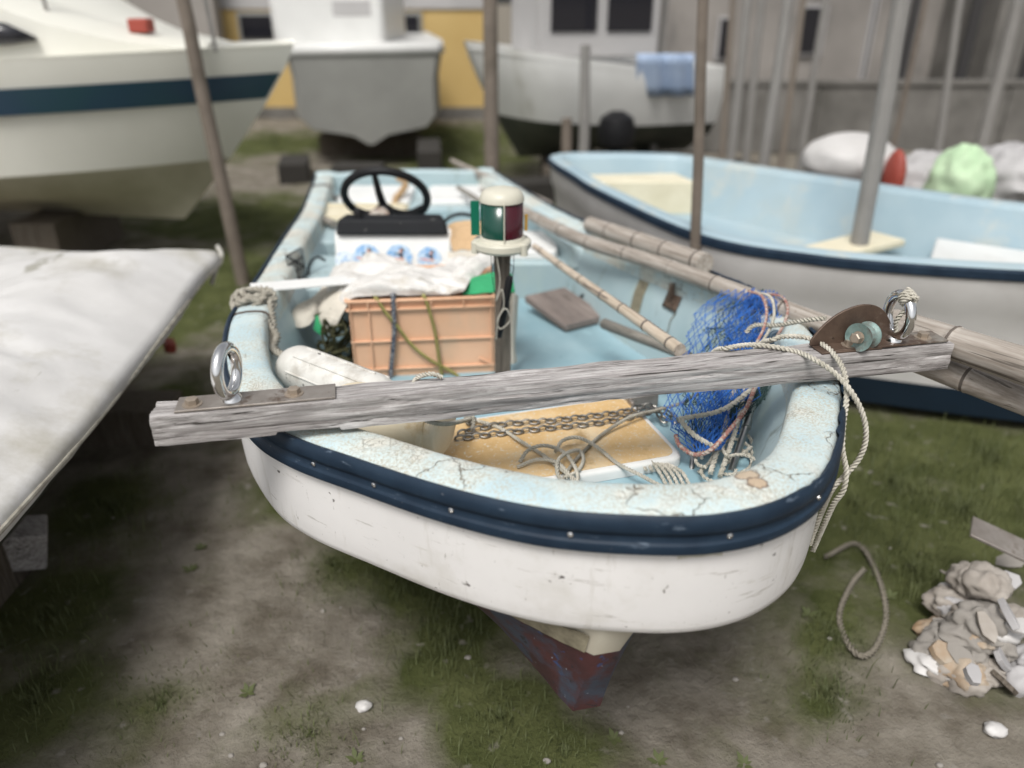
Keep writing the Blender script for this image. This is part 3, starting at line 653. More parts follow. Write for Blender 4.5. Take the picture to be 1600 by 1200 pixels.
def sticker(x, z, r, kind):
    o = facep(x, z); s_ = MB()
    s_.poly(arc_poly(0, 0, r), .0008, FM, o, 0)
    if kind == 'rider':
        s_.poly(arc_poly(0, 0, r*.94), .0012, FM, o, 1)
        s_.poly([(r*math.cos(a)*.94, r*math.sin(a)*.94) for a in [math.pi+.15+(math.pi-.3)*i/16 for i in range(17)]]+[(r*.6, -r*.22), (r*.2, -r*.32), (-r*.3, -r*.22), (-r*.6, -r*.3)], .0016, FM, o, 2)
        s_.poly([(-r*.85, -r*.05), (-r*.5, -r*.12), (r*.55, -r*.28), (r*.5, -r*.12), (-r*.35, r*.06)], .0020, FM, o, 0)
        s_.poly([(-r*.85, -r*.02), (-r*.5, -r*.07), (r*.1, -r*.2), (-r*.1, -r*.05), (-r*.5, r*.03)], .0024, FM, o, 3)
        s_.poly([(r*.02, r*.32), (-r*.30, r*.30), (-r*.32, r*.22), (0, r*.2), (r*.05, r*.02), (r*.28, r*.0), (r*.26, r*.3)], .0024, FM, o, 4)
        s_.poly([(r*.08, -r*.2), (r*.1, r*.04), (r*.3, r*.04), (r*.36, -r*.2)], .0024, FM, o, 5)
        s_.poly(arc_poly(r*.12, r*.46, r*.12, 14), .0026, FM, o, 5)
        s_.poly([(r*.05, r*.52), (r*.12, r*.66), (r*.28, r*.66), (r*.38, r*.5), (r*.32, r*.34), (r*.24, r*.34), (r*.28, r*.5), (r*.2, r*.57)], .0030, FM, o, 4)
    else:
        for k, rr2 in enumerate((.92, .78, .66, .50, .40)): s_.poly(arc_poly(0, 0, r*rr2, 30), .0010+.0004*k, FM, o, 2 if k % 2 == 0 else 0)
    mesh('sticker', s_, ['s_white', 's_sky', 's_blue', 's_red', 's_black', 's_skin'], con, smooth=False)
for x, z, r, k in ((-.683, .745, .042, 'ring'), (-.594, .757, .058, 'rider'), (-.462, .757, .058, 'rider'), (-.338, .752, .052, 'rider')): sticker(x, z, r, k)
s_ = MB(); o = facep(-.69, .675); s_.poly([(-.025, 0), (.06, 0), (.06, .022), (-.025, .022)], .0012, FM, o, 4)
for k in range(4): s_.poly([(-.018+.02*k, .004), (-.006+.02*k, .004), (-.006+.02*k, .018), (-.018+.02*k, .018)], .0016, FM, o, 0)
mesh('sticker', s_, ['s_white', 's_sky', 's_blue', 's_red', 's_black', 's_skin'], con, smooth=False)
# steering wheel
WC = PY(603, 308, 3.34); al = R(49)
WN = Vector((0, math.sin(al), math.cos(al)))           # wheel normal, towards the helmsman
WM = Matrix((Vector((1, 0, 0)), Vector((0, math.cos(al), -math.sin(al))), WN)).transposed()
s_ = MB().torus(WC, .178, .0175, WM, 56, 12)
hub = WC-WN*.065
def spoke(a, curve):
    e = WC+WM @ Vector((.176*math.cos(a), .176*math.sin(a), 0)); mdp = hub.lerp(e, .5)-WN*.012+WM @ Vector(curve)
    P = cr([hub, mdp, e], 8); s_.tube(P, [.020-.008*abs(i/(len(P)-1)-.0) for i in range(len(P))], 8)
spoke(R(262), (0, 0, 0)); spoke(R(152), (0, .02, .0)); spoke(R(20), (0, .03, 0))
s_.lathe([(.001, .012), (.03, .012), (.042, 0), (.045, -.02), (.04, -.035), (.042, -.055)], hub, WM, 24)
mesh('steering_wheel', s_, 'black', con)
b_ = MB().tube([hub-WN*.05, hub-WN*.08, Vector((WC.x, 3.13, .90))], [.035, .036, .045], 16); mesh('steering_column', b_, 'rust', con)

# white flat bar across the left side
b_ = MB(); pa, pb = PZ(392, 450, .847), PZ(560, 436, .835)
b_.box((pa+pb)/2, ((pb-pa).length, .085, .006), frame_from(pb-pa)); bar = mesh('thwart_bar', b_, 'white', boat, bevel=.001)
for q in (.05, .09):
    p = pa.lerp(pb, q); mesh('screw', MB().lathe([(.0001, .003), (.004, .002), (.005, 0)], p+Vector((0, 0, .0025)), None, 10), 'bolt', bar)
# gunwale plates (brown iron pads)
def pad(i, w_, mat='rust'):
    b_ = MB(); g = []
    for k in range(i, i+w_+1): g.append([off(k, d, z) for d, z in [(x[0], x[1]+.0015) if 2 < j < 8 else (x[0]+(.0018 if j > 7 else -.0018), x[1]) for j, x in enumerate(gp)][2:10]])
    b_.rings(g, closed=False); mesh('gunwale_pad', b_, mat, boat)
pad(near(385, 487, .86), 1); pad(near(497, 287, .75), 3)

# ---------------------------------------------------------------- blocks carrying the boat
for x, y, a, lab in ((-.12, 2.75, .2, 'timber block under the fore part of the blue and white boat'), (-.55, 4.3, .2, 'timber block under the stern of the blue and white boat')):
    b_ = MB().box((x, y, .14), (.7, .2, .28), rotz(a))
    mesh('support_block', b_, 'post', bevel=.006, label=lab, cat='block', group='timber blocks under the boat')

# ---------------------------------------------------------------- wooden cross beam
bl_, br_ = PZ(243, 700, .932), PZ(1481, 577, .932)
bd = (br_-bl_); BL = bd.length; BM3 = frame_from(bd, (0, 0, 1))
BMX = Matrix.Translation(bl_) @ BM3.to_4x4()
bt = thing('wooden_beam', 'long weathered grey timber laid across the bow with a ring at each end', 'beam', M=BMX)
bh, bw = .064, .078
g = []; N = 520
for i in range(N+1):
    x = BL*i/N; ring = []
    cs = [(0, 0), (0, bh), (bw, bh), (bw, 0)]
    for k in range(64):
        q = k/64*4; j = int(q); t = q-j; a, b = cs[j], cs[(j+1) % 4]
        y, z = a[0]+(b[0]-a[0])*t, a[1]+(b[1]-a[1])*t
        # rounded arrises
        cy, cz = y-bw/2, z-bh/2; rr3 = 1-.05*max(0, (abs(cy)/(bw/2)+abs(cz)/(bh/2)-1.55))/.45
        y, z = bw/2+cy*rr3, bh/2+cz*rr3
        e = .0035*nz((x*1.4, y*45, z*45), 1)+.0022*nz((x*6, y*110, z*110), 1, 5)+.003*nz((x*2.3, y*8, z*8), 1, 9)
        for (fx, fk, so) in ((1.1, 26, 0), (2.0, 60, 7)):
            cn = noise.noise(Vector((x*fx, y*fk+.6*nz((x*1.5, 0, so), 1), z*fk+so)))
            e -= (.0030 if so == 0 else .0014)*max(0, 1-abs(cn)/.055)
        e += .0035*nz((x*9, y*20, z*20), 1, 2)*(1 if z < .01 or z > bh-.01 else .4)
        if x > BL*.80: e *= .6
        nrm = Vector((0, cy, cz)).normalized()
        under = 0
        xx = x
        if i in (0, N): xx = x+.006*nz((0, y*60, z*60), 1)
        ring.append(Vector((xx, y+nrm.y*e, z+nrm.z*e+(.006 if (k < 2 or k > 46) and .13 < x/BL < .20 else 0))))
    g.append(ring)
mesh('beam', MB().rings(g, True, True, True), 'beam', bt, local=True, ang=50)
def bolt(p, r=.010, h=.012, parent=bt):
    s_ = MB().lathe([(r*1.5, 0), (r*1.5, .0015)], p, None, 20); s_.lathe([(r, .0015), (r, h), (r*.8, h+.001)], p, rotz(random.random()), 6)
    return mesh('bolt', s_, 'bolt', parent, local=True, smooth=False)
def plate(x0, x1, y0, y1, mat):
    s_ = MB().box(((x0+x1)/2, (y0+y1)/2, bh+.005), (x1-x0, y1-y0, .005)); return mesh('ring_plate', s_, mat, bt, local=True, bevel=.0012)
plate(.045, .345, .006, .066, 'plate'); plate(BL-.30, BL-.012, .008, .068, 'rust')
for p in ((.075, .03, bh+.0075), (.265, .036, bh+.0075), (BL-.06, .034, bh+.0075), (BL-.25, .03, bh+.0075)): bolt(p, .0125)
for xx, ang, lab in ((.148, 74, None), (BL-.135, 85, None)):
    M3 = rotz(R(ang)) @ Matrix.Rotation(R(90), 3, 'X')
    s_ = MB().torus((xx, .036, bh+.012+.056), .043, .0115, M3, 48, 14, 1, 1.08); s_.lathe([(.020, 0), (.018, .006), (.011, .013)], (xx, .036, bh+.007), None, 20)
    mesh('eye_ring', s_, 'chrome', bt, local=True)
# roller bracket
def inb(p): return BMX.inverted() @ p
RX = BL-.238
arch_k = 1.15
arch = [(-.088, 0), (-.086, .014), (-.066, .042), (-.034, .066), (.006, .078), (.042, .073), (.070, .052), (.083, .022), (.080, -.008), (.064, -.028), (.046, -.034), (.030, -.024), (.014, -.006), (-.02, .0)]
XM = Matrix.Rotation(R(90), 3, 'X')
arch = [(p.x, p.y) for p in cr([Vector((a, b, 0)) for a, b in arch], 5)]
s_ = MB().poly([(a*arch_k, b*arch_k) for a, b in arch], .006, XM @ Matrix.Identity(3), (RX, .050, bh+.006))
s_.box((RX-.02, .030, bh+.003), (.15, .05, .005))
mesh('roller_bracket', s_, 'rust', bt, local=True, bevel=.0015)
axd = Vector((-.92, -.42, .10)).normalized(); AXM = Matrix((axd.orthogonal().normalized(), axd.cross(axd.orthogonal().normalized()), axd)).transposed()
rc = Vector((RX+.028, .026, bh+.030))
s_ = MB().lathe([(.031, -.0), (.031, .003), (.024, .008), (.020, .020), (.024, .032), (.031, .038), (.032, .042), (.026, .040), (.012, .036)], rc, AXM, 32)
mesh('roller', s_, 'bronze', bt, local=True)
s_ = MB().lathe([(.014, 0), (.014, .002)], rc+axd*.0415, AXM, 20); s_.lathe([(.0125, .002), (.0125, .016), (.010, .018)], rc+axd*.0415, AXM, 6)
mesh('bolt', s_, 'bolt', bt, local=True, smooth=False)

# ---------------------------------------------------------------- navigation lamp on a post
lp = Vector((-.030, 2.27, FZ))
lm = thing('navigation_lamp', 'ivory lamp with green and red lenses on a wooden post', 'lamp', lp)
s_ = MB(); g = []
for i in range(13):
    z = .50*i/12; h = .026-.004*math.exp(-((z-.36)/.08)**2)
    g.append([Vector((sx*(h+.001*nz((i, k, 0), 3)), sy*h*.8, z)) for k, (sx, sy) in enumerate(((-1, -1), (1, -1), (1, 1), (-1, 1)))])
mesh('post', s_.rings(g, True, True, True), 'post', lm, local=True, bevel=.004)
zb = .50
s_ = MB().lathe([(.060, 0), (.082, .006), (.088, .014), (.088, .030), (.084, .034), (.070, .036), (.066, .046), (.058, .048)], (0, 0, zb), None, 40)
for a in (200, 320, 80): s_.lathe([(.012, 0), (.012, .034), (.009, .037)], (.085*math.cos(R(a)), .085*math.sin(R(a)), zb), None, 14)
mesh('lamp_base', s_, 'lampcream', lm, local=True)
def lens(a0, a1, r, z0, z1, mat):
    s_ = MB(); g = [[Vector((r*math.cos(R(a0+(a1-a0)*i/20)), r*math.sin(R(a0+(a1-a0)*i/20)), z)) for z in (z0, z0+.004, z1)] for i in range(21)]
    return mesh('lens', s_.rings(g, closed=False), mat, lm, local=True, solid=.003)
l1 = lens(168, 276, .062, zb+.044, zb+.150, 'lgreen'); l2 = lens(276, 360, .062, zb+.044, zb+.150, 'lred'); l3 = lens(0, 60, .062, zb+.044, zb+.150, 'lamber'); lens(60, 168, .062, zb+.044, zb+.150, 'lgreen')
l1['label'] = 'dark green lens'; l2['label'] = 'dark red lens'; l3['label'] = 'amber lens'
s_ = MB().lathe([(.062, 0), (.0665, .003), (.066, .012), (.060, .026), (.048, .036), (.028, .041), (.001, .043)], (0, 0, zb+.148), None, 40); mesh('lamp_cap', s_, 'lampcream', lm, local=True)
s_ = MB().box((.0075, -.067, zb+.10), (.0035, .012, .115)); mesh('lens_divider', s_, 'lampcream', lm, local=True, bevel=.001)
s_ = MB().box((-.080, .0, zb+.098), (.026, .003, .104)); mesh('side_screen', s_, 'pgreen', lm, local=True, bevel=.0008, label='small green screen')
s_ = MB().box((.072, .0, zb+.085), (.010, .004, .050)); mesh('side_screen', s_, 'lamber', lm, local=True, bevel=.0008, label='amber screen')
for dx in (-.033, .036):
    P = [(dx, -.02, zb), (dx*.95, -.027, zb-.06), (dx*.7, -.03, zb-.13)]; mesh('lamp_wire', MB().tube(cr(P, 6), .0011, 6), 'black', lm, local=True)
# black float knife on a cord
kp = PY(797, 430, 2.22); kq = PY(780, 528, 2.20)
s_ = MB(); P = [kp.lerp(kq, t) for t in (0, .03, .1, .4, .6, .85, .97, 1)]
s_.tube(P, [.004, .010, .012, .0125, .012, .009, .008, .004], 12)
mesh('hand_tool', s_, 'black', label='slim black hand tool hanging by cord from the lamp post', cat='tool')
rope('cord', [PY(797, 432, 2.215), PY(803, 418, 2.22), PY(790, 408, 2.22), PY(800, 400, 2.22)], .0012, 'black', label='thin black cord above the hanging black tool', cat='cord')
rope('cord', [PY(776, 400, 2.2), PY(781, 440, 2.19), PY(775, 470, 2.19), PY(784, 452, 2.18), PY(787, 478, 2.185), PY(777, 500, 2.19), PY(782, 514, 2.18), PY(797, 500, 2.19), PY(790, 482, 2.18), PY(779, 498, 2.18), PY(775, 530, 2.19)], .0022, 'rope',
     label='pale knotted cord dangling on the lamp post', cat='cord')

# ---------------------------------------------------------------- orange crate and its ropes
ca = R(5.8); cl = Vector((-.547, 2.41, FZ)); CM = Matrix.Translation(cl) @ Matrix.Rotation(ca, 4, 'Z')
crt = thing('crate', 'faded orange plastic crate full of cloths beside the lamp post', 'crate', M=CM)
W_, D_, H_ = .49, .35, .285
s_ = MB(); t_ = .004
s_.box((W_/2, .004, H_/2), (W_, t_, H_)); s_.box((W_/2, D_-.004, H_/2), (W_, t_, H_)); s_.box((.002, D_/2, H_/2), (t_, D_-.02, H_)); s_.box((W_-.002, D_/2, H_/2), (t_, D_-.02, H_)); s_.box((W_/2, D_/2, .006), (W_-.02, D_-.02, .006))
mesh('wall', s_, 'crate', crt, local=True, smooth=False)
s_ = MB()
for z in (.03, .135): s_.box((W_/2, -.003, z), (W_+.004, .010, .005))
for x in (.066, W_-.012, .004): s_.box((x, -.0028, H_/2), (.005, .009, H_-.004))
for y in (.06, .17, .28): s_.box((-.004, y, H_/2), (.009, .005, H_-.004)); s_.box((W_+.004, y, H_/2), (.009, .005, H_-.004))
s_.box((W_-.035, -.0035, .045), (.05, .009, .005), Euler((0, R(30), 0)).to_matrix())
mesh('rib', s_, 'crate', crt, local=True, bevel=.001)
s_ = MB()
for z, o_ in ((H_-.003, .008), (H_-.034, .006)):
    s_.box((W_/2, -.003, z), (W_+.016, .012+o_, .005)); s_.box((W_/2, D_+.003, z), (W_+.016, .012+o_, .005)); s_.box((-.003, D_/2, z+.0003), (.012+o_, D_, .005)); s_.box((W_+.003, D_/2, z+.0003), (.012+o_, D_, .005))
for x in (.004, .065, .16, .275, .385, W_-.004): s_.box((x, -.0075, H_-.0185), (.005, .009, .024))
mesh('rim', s_, 'crate', crt, local=True, bevel=.001)
def CP(x, z, y=-.016): return CM @ Vector((x, y, z))
rope('rope', [CP(.155, H_-.05, .03), CP(.152, H_+.012, .006), CP(.150, H_-.005, -.012), CP(.147, .19), CP(.14, .13), CP(.125, .03), CP(.12, 0)], .0072, 'ropeblue', label='blue grey braided rope hanging over the front of the orange crate', cat='rope')
rope('rope', [CP(.09, H_-.03, .03), CP(.093, H_+.008, .0), CP(.125, .24), CP(.16, .19), CP(.20, .125), CP(.26, .065), CP(.33, .02, -.02), CP(.36, 0, -.03)], .0052, 'ropegreen', label='olive rope running diagonally down the front of the orange crate', cat='rope')
rope('rope', [CP(.25, H_-.02, .03), CP(.253, H_+.008, .002), CP(.268, .245), CP(.283, .17), CP(.292, .08), CP(.298, .02), CP(.30, -.0)], .0052, 'ropegreen', label='olive rope hanging straight down the middle of the orange crate', cat='rope')
# dark net and rope heap between fender and crate
s_ = MB()
for k in range(16):
    c = Vector((-.60+random.uniform(-.05, .03), 2.42+random.uniform(-.02, .12), FZ+random.uniform(.02, .22)))
    P = [c+Vector((random.uniform(-.06, .05), random.uniform(-.05, .05), random.uniform(-.06, .06))) for _ in range(6)]
    s_.tube(resample(cr(P, 8), .006), .005, 8, True, 0, 3, 180)
mesh('rope_heap', s_, 'ropedark', label='dark olive rope heap jammed left of the orange crate', cat='rope')

# ---------------------------------------------------------------- cloths over the crate
def fold(x, y, a, s, o=0.):
    """ridged folds running along angle a"""
    c_, s2 = math.cos(a), math.sin(a); p = (x*c_+y*s2)*s; q = (-x*s2+y*c_)*s*.35
    n = noise.noise(Vector((p, q, o))); return (1-abs(n)*3.2)
def heap(name, mat, pts_uv, zc, lab, cat='cloth', nu=80, nv=60, amp=.02, s=9, ang=.6, thick=.004, tuck=.05, o=0., top=None):
    """cloth patch through a 4x? grid of 3D control points, with ridged folds on top"""
    rows = [cr([Vector(p) for p in r], 10) for r in pts_uv]; rows = [resample(r, 1e9) if False else r for r in rows]
    nr = len(rows); nc = len(rows[0])
    cols = [cr([rows[i][j] for i in range(nr)], 10) for j in range(nc)]
    s_ = MB(); g = []
    for j in range(nc):
        # refine
        g.append(cols[j])
    # upsample columns direction
    n2 = len(g[0]); gg = []
    for i in range(n2): gg.append(resample(cr([g[j][i] for j in range(0, nc, 3)]+([g[-1][i]] if (nc-1) % 3 else []), 4), .008*1.0) if False else [g[j][i] for j in range(nc)])
    for i in range(n2):
        for j in range(nc):
            p = gg[i][j]; f = fold(p.x, p.y+p.z*.7, ang, s, o)*amp+fold(p.x, p.y-p.z*.5, ang+1.1, s*1.9, o+3)*amp*.4+amp*.3*nz(p, 40, o)+fold(p.x*1.3, p.y+p.z, ang+.5, s*3.6, o+7)*amp*.22
            e = min(i, n2-1-i, j, nc-1-j)/6.; e = min(1, e*.6+.4)
            gg[i][j] = p+Vector((0, -.4, .92))*f*e
    s_.rings(gg, closed=False)
    return mesh(name, s_, mat, solid=thick, sub=1, ang=180, label=lab, cat=cat)
# big white sheet: rows from back (top of picture) to front over the crate rim; control points (u, v, Y)
def row(*a): return [PY(u, v, Y) for u, v, Y in a]
heap('canvas_sheet', 'cloth', [
    row((512, 452, 2.92), (545, 430, 2.93), (600, 425, 2.95), (660, 428, 2.95), (715, 425, 2.95), (760, 415, 2.92)),
    row((505, 446, 2.82), (540, 414, 2.84), (600, 402, 2.86), (655, 412, 2.84), (700, 412, 2.84), (748, 402, 2.84)),
    row((500, 462, 2.70), (535, 425, 2.72), (600, 414, 2.72), (650, 420, 2.7), (700, 428, 2.7), (740, 425, 2.7)),
    row((495, 485, 2.58), (522, 450, 2.58), (590, 434, 2.58), (650, 436, 2.56), (700, 440, 2.56), (735, 440, 2.56)),
    row((498, 500, 2.50), (512, 478, 2.48), (560, 452, 2.46), (640, 452, 2.46), (690, 454, 2.46), (730, 450, 2.48)),
    row((505, 520, 2.47), (512, 500, 2.44), (548, 470, 2.425), (640, 464, 2.45), (690, 461, 2.455), (725, 458, 2.47))],
    0, 'crumpled dirty white canvas heaped over the orange crate', amp=.024, s=9, ang=.9)
heap('canvas_corner', 'cloth2', [
    row((512, 440, 2.60), (520, 442, 2.60), (530, 448, 2.60)),
    row((490, 465, 2.54), (505, 470, 2.52), (520, 478, 2.52)),
    row((465, 478, 2.50), (480, 492, 2.47), (496, 496, 2.48)),
    row((446, 508, 2.46), (468, 514, 2.44), (484, 508, 2.45))], 0, 'beige canvas sleeve hanging out to the left of the crate', amp=.010, s=14, ang=.2)
heap('canvas_skirt', 'cloth2', [
    row((540, 438, 2.62), (560, 442, 2.58), (580, 452, 2.52)),
    row((515, 455, 2.54), (532, 462, 2.49), (548, 472, 2.43)),
    row((500, 478, 2.48), (515, 486, 2.43), (536, 492, 2.405)),
    row((498, 500, 2.46), (512, 506, 2.41), (528, 508, 2.40)),
    row((508, 520, 2.45), (516, 524, 2.41), (522, 526, 2.41))], 0, 'beige canvas edge slumping down the left corner of the crate', amp=.010, s=13, ang=.7)
heap('canvas_band', 'cloth', [
    row((775, 380, 2.72), (785, 388, 2.72), (795, 396, 2.72)),
    row((745, 398, 2.68), (755, 408, 2.66), (765, 416, 2.66)),
    row((720, 416, 2.62), (730, 426, 2.60), (742, 436, 2.60)),
    row((700, 436, 2.60), (712, 444, 2.58), (725, 454, 2.56))], 0, 'rolled white canvas band rising from the crate to the lamp post', amp=.012, s=12, ang=1.3)
heap('canvas_flap', 'cloth2', [
    row((700, 395, 2.95), (725, 392, 2.95), (755, 390, 2.95)),
    row((700, 412, 2.88), (730, 410, 2.86), (760, 405, 2.86)),
    row((705, 424, 2.80), (735, 424, 2.80), (765, 420, 2.8))], 0, 'small beige canvas flap behind the white band', amp=.010, s=12, ang=.3)
heap('green_cloth', 'green', [
    row((724, 440, 2.60), (745, 432, 2.60), (775, 425, 2.60), (800, 428, 2.60)),
    row((724, 450, 2.53), (745, 444, 2.53), (775, 440, 2.53), (803, 444, 2.54)),
    row((722, 462, 2.48), (745, 460, 2.48), (775, 458, 2.48), (805, 458, 2.5))], 0, 'bright green cloth at the right end of the crate', amp=.006, s=9, ang=.3)
heap('green_cloth', 'green', [
    row((494, 492, 2.46), (505, 500, 2.455), (512, 504, 2.45)),
    row((492, 505, 2.45), (502, 512, 2.445), (514, 512, 2.44)),
    row((490, 516, 2.45), (502, 524, 2.44), (518, 520, 2.44))], 0, 'dark green cloth corner peeping out left of the crate', amp=.004, s=9, ang=.3)
heap('canvas_tail', 'cloth2', [
    row((797, 456, 2.52), (803, 458, 2.50), (810, 464, 2.52)),
    row((796, 490, 2.50), (802, 492, 2.48), (808, 496, 2.50)),
    row((796, 530, 2.48), (801, 535, 2.46), (805, 540, 2.48)),
    row((794, 566, 2.46), (801, 570, 2.44), (808, 566, 2.46))], 0, 'grey white canvas tail hanging down right of the lamp post', amp=.008, s=14, ang=1.4)
heap('tan_cloth', 'tan', [
    row((700, 352, 3.12), (730, 345, 3.12), (765, 352, 3.12)),
    row((702, 368, 3.08), (730, 360, 3.06), (765, 366, 3.06)),
    row((705, 384, 3.03), (735, 380, 3.02), (762, 378, 3.02)),
    row((708, 394, 2.99), (735, 392, 2.98), (765, 388, 2.98))], 0, 'tan cloth bundled between the console and the lamp', amp=.014, s=9, ang=.2)

# ---------------------------------------------------------------- things aft
# cooler
ck = thing('cooler_box', 'cream lidded cooler box behind the steering console', 'cooler', (-.78, 3.96, FZ))
s_ = MB().box((0, 0, .09), (.44, .28, .18)); mesh('body', s_, 'white', ck, local=True, bevel=.012)
s_ = MB().box((0, 0, .192), (.46, .30, .022)); s_.box((0, -.13, .207), (.42, .02, .008)); s_.box((0, .13, .207), (.42, .02, .008)); s_.box((-.21, 0, .2072), (.02, .24, .008)); s_.box((.21, 0, .2072), (.02, .24, .008))
mesh('lid', s_, 'cream', ck, local=True, bevel=.005)
# twisted rag hanging over the stern lids
rope('rag', [PY(622, 282, 4.5), PY(628, 276, 4.5), PY(634, 286, 4.48), PY(628, 300, 4.45), PY(618, 312, 4.4), PY(622, 326, 4.36), PY(632, 322, 4.36)], .018, 'tan', step=.01, label='twisted tan rag seen through the steering wheel', cat='rag')
def polecurve(name, pts, rads, mat, label, nodes=.25, n=14):
    P = resample(cr(pts, 20), .004); L = len(P)*.004; d = P[-1]-P[0]; rr2 = []; nd = []; x = .1
    while x < L: nd.append(x); x += nodes*random.uniform(.85, 1.15)
    mb = MB(); fi = []
    for i, p in enumerate(P):
        x = i*.004; k = i/(len(P)-1)*(len(rads)-1); j = min(int(k), len(rads)-2); r = rads[j]+(rads[j+1]-rads[j])*(k-j); q = min(abs(x-y) for y in nd)
        if q < .012: r *= 1+.11*(1-q/.012)
        if q < .0025: r *= .93
        fi.append(q < .0035); rr2.append(r*(1+.02*nz((x, 3, 0), 9)))
    mb.tube(P, rr2, n)
    for i in range(len(P)-1):
        if fi[i]:
            for j in range(n): mb.mi[i*n+j] = 1
    return mesh(name, mb, [mat, 'node'], M=Matrix.Translation(P[0]) @ frame_from(d).to_4x4(), ang=60, label=label, cat='pole')
def pole(name, p0, p1, r0, r1, mat, label, cat='pole', group=None, nodes=.27, bend=.0, wob=.004, n=14, nodeamp=.09):
    p0, p1 = Vector(p0), Vector(p1); L = (p1-p0).length; M4 = Matrix.Translation(p0) @ frame_from(p1-p0).to_4x4()
    nd = []; x = random.uniform(.05, nodes) if nodes else 9e9
    while x < L: nd.append(x); x += nodes*random.uniform(.8, 1.15) if nodes else 9e9
    s_ = MB(); st = sorted(set([0, L]+[L*i/60 for i in range(61)]+[q+d for q in nd for d in (-.010, -.005, -.0018, 0, .0018, .005, .010) if 0 < q+d < L]))
    P, rr2 = [], []
    for x in st:
        k = x/L; r = r0+(r1-r0)*k
        for q in nd:
            d = abs(x-q)
            if d < .011: r *= 1+nodeamp*(1-d/.011); 
            if d < .0016: r *= .94
        P.append(Vector((x, wob*nz((x, r0*99, 0), 1.7), -bend*4*k*(1-k)+wob*nz((x, 7, r0), 1.4)))); rr2.append(r*(1+.03*nz((x, 3, r0*50), 9)))
    s_.tube(P, rr2, n)
    for i in range(len(st)-1):
        if any(abs((st[i]+st[i+1])/2-q) < .0035 for q in nd):
            for j in range(n): s_.mi[i*n+j] = 1
    return mesh(name, s_, [mat, 'node'], M=M4, local=True, ang=60, label=label, cat=cat, group=group)
polecurve('bamboo_pole', [PZ(752, 296, .775), PZ(829, 336, .806), PZ(907, 374, .838), PZ(1000, 403, .862), PZ(1065, 425, .874), PZ(1117, 444, .884), PZ(1240, 490, .895), PZ(1330, 524, .895), PZ(1430, 562, .893), PZ(1487, 584, .89), PZ(1600, 627, .885), PZ(1680, 658, .88)],
          [.012, .016, .021, .025, .027, .027, .027, .028, .028, .029, .031, .031], 'bamboo', 'long bamboo pole lying along the right gunwale and out under the beam end')
pole('bamboo_pole', PT(921, 351, 3.25), PT(1102, 412, 2.62), .033, .036, 'bamboo', 'short thick bamboo pole lying outside the right gunwale amidships', nodes=.2)
pole('bamboo_pole', PT(1395, 505, 1.95), PT(1660, 590, 1.62), .038, .042, 'bamboo', 'upper bamboo pole jutting out to the right behind the beam end', nodes=.34)
pole('bamboo_pole', PT(700, 366, 3.4) if False else PT(835, 385, 3.05), PT(1062, 547, 2.12), .012, .019, 'bamboo2', 'thin tan bamboo pole slanting down inside the boat to the blue net', nodes=.17)
pole('bamboo_pole', PT(706, 251, 5.2), PT(858, 320, 4.0), .014, .022, 'bamboo', 'upper of the two thin bamboo poles crossing the stern', nodes=.2)
pole('bamboo_pole', PT(712, 256, 5.15), PT(790, 300, 4.5), .014, .018, 'bamboo', 'lower of the two thin bamboo poles crossing the stern', nodes=.22)
pole('stick', PT(716, 293, 4.45), PT(762, 322, 4.0), .014, .016, 'stick', 'short squared stick lying on the white stern lid', 'stick', nodes=0)
pole('stick', PT(492, 337, 3.9), PT(522, 350, 3.7), .018, .018, 'stick', 'short grey stick poking out inside the left side near the console', 'stick', nodes=0)
pole('stick', PT(945, 505, 2.72), PT(1075, 556, 2.35), .020, .016, 'stick', 'old splintered stick lying on the blue floor under the thin bamboo', 'stick', nodes=0, wob=.02, n=9)
# board on the sole
A_, B_, C_ = PZ(820, 462, .60), PZ(884, 508, .555), PZ(948, 492, .555)
e1 = (B_-A_); e2 = (C_-B_); ctr = A_+e1/2+e2/2
s_ = MB(); th_ = Vector((0, 0, .028))
q4 = [A_, B_, C_, C_-e1]; s_.add([p-th_ for p in q4]+q4, f8)
mesh('plank', s_, 'board', bevel=.003, label='short brown wooden plank with red painted edges lying on the blue floor', cat='plank', M=Matrix.Translation(ctr) @ frame_from(e1).to_4x4())
b_ = MB(); p = PZ(912, 468, .57); b_.torus(p, .018, .006, Matrix.Rotation(R(80), 3, 'X') @ rotz(.4), 20, 8); b_.box(p-Vector((0, 0, .02)), (.03, .02, .02)); mesh('floor_cleat', b_, 'black', boat)
# black lattice inside the left side
s_ = MB(); o_ = PY(447, 400, 2.72); dx = Vector((.03, .10, 0)); dz = Vector((.015, -.01, -.21))
for k in range(7):
    s_.tube([o_+dx*k/6*1.0, o_+dx*k/6+dz], .003, 6)
    s_.tube([o_+dz*k/6, o_+dz*k/6+dx], .003, 6)
for k in range(9): s_.tube([o_+dx*(k % 3)/3+dz*(k/9), o_+dx*((k % 3)+1)/3+dz*min(1, (k/9+.12))], .004, 6)
mesh('black_lattice', s_, 'black', label='black plastic lattice hanging inside the left side by the white bar', cat='lattice')
rope('hose', [PY(508, 407, 3.05), PY(496, 402, 3.02), PY(486, 410, 2.98), PY(482, 425, 2.95), PY(484, 442, 2.93)], .005, 'black', label='thin black hose looping over the left side locker', cat='hose')
s_ = MB().tube(resample(cr([PY(500, 318, 4.1), PY(508, 340, 3.9), PY(512, 365, 3.7), PY(516, 392, 3.5)], 8), .02), .014, 8, True, 0, 3, 60); mesh('old_rope', s_, 'rust', label='dark tarry rope hanging down the left side behind the console', cat='rope')
s_ = MB()
for k in range(60):
    c = PY(random.uniform(515, 535), random.uniform(308, 322), 4.5+random.uniform(-.05, .1)); s_.torus(c, .014, .003, Euler((random.random()*3, random.random()*3, 0)).to_matrix(), 10, 5)
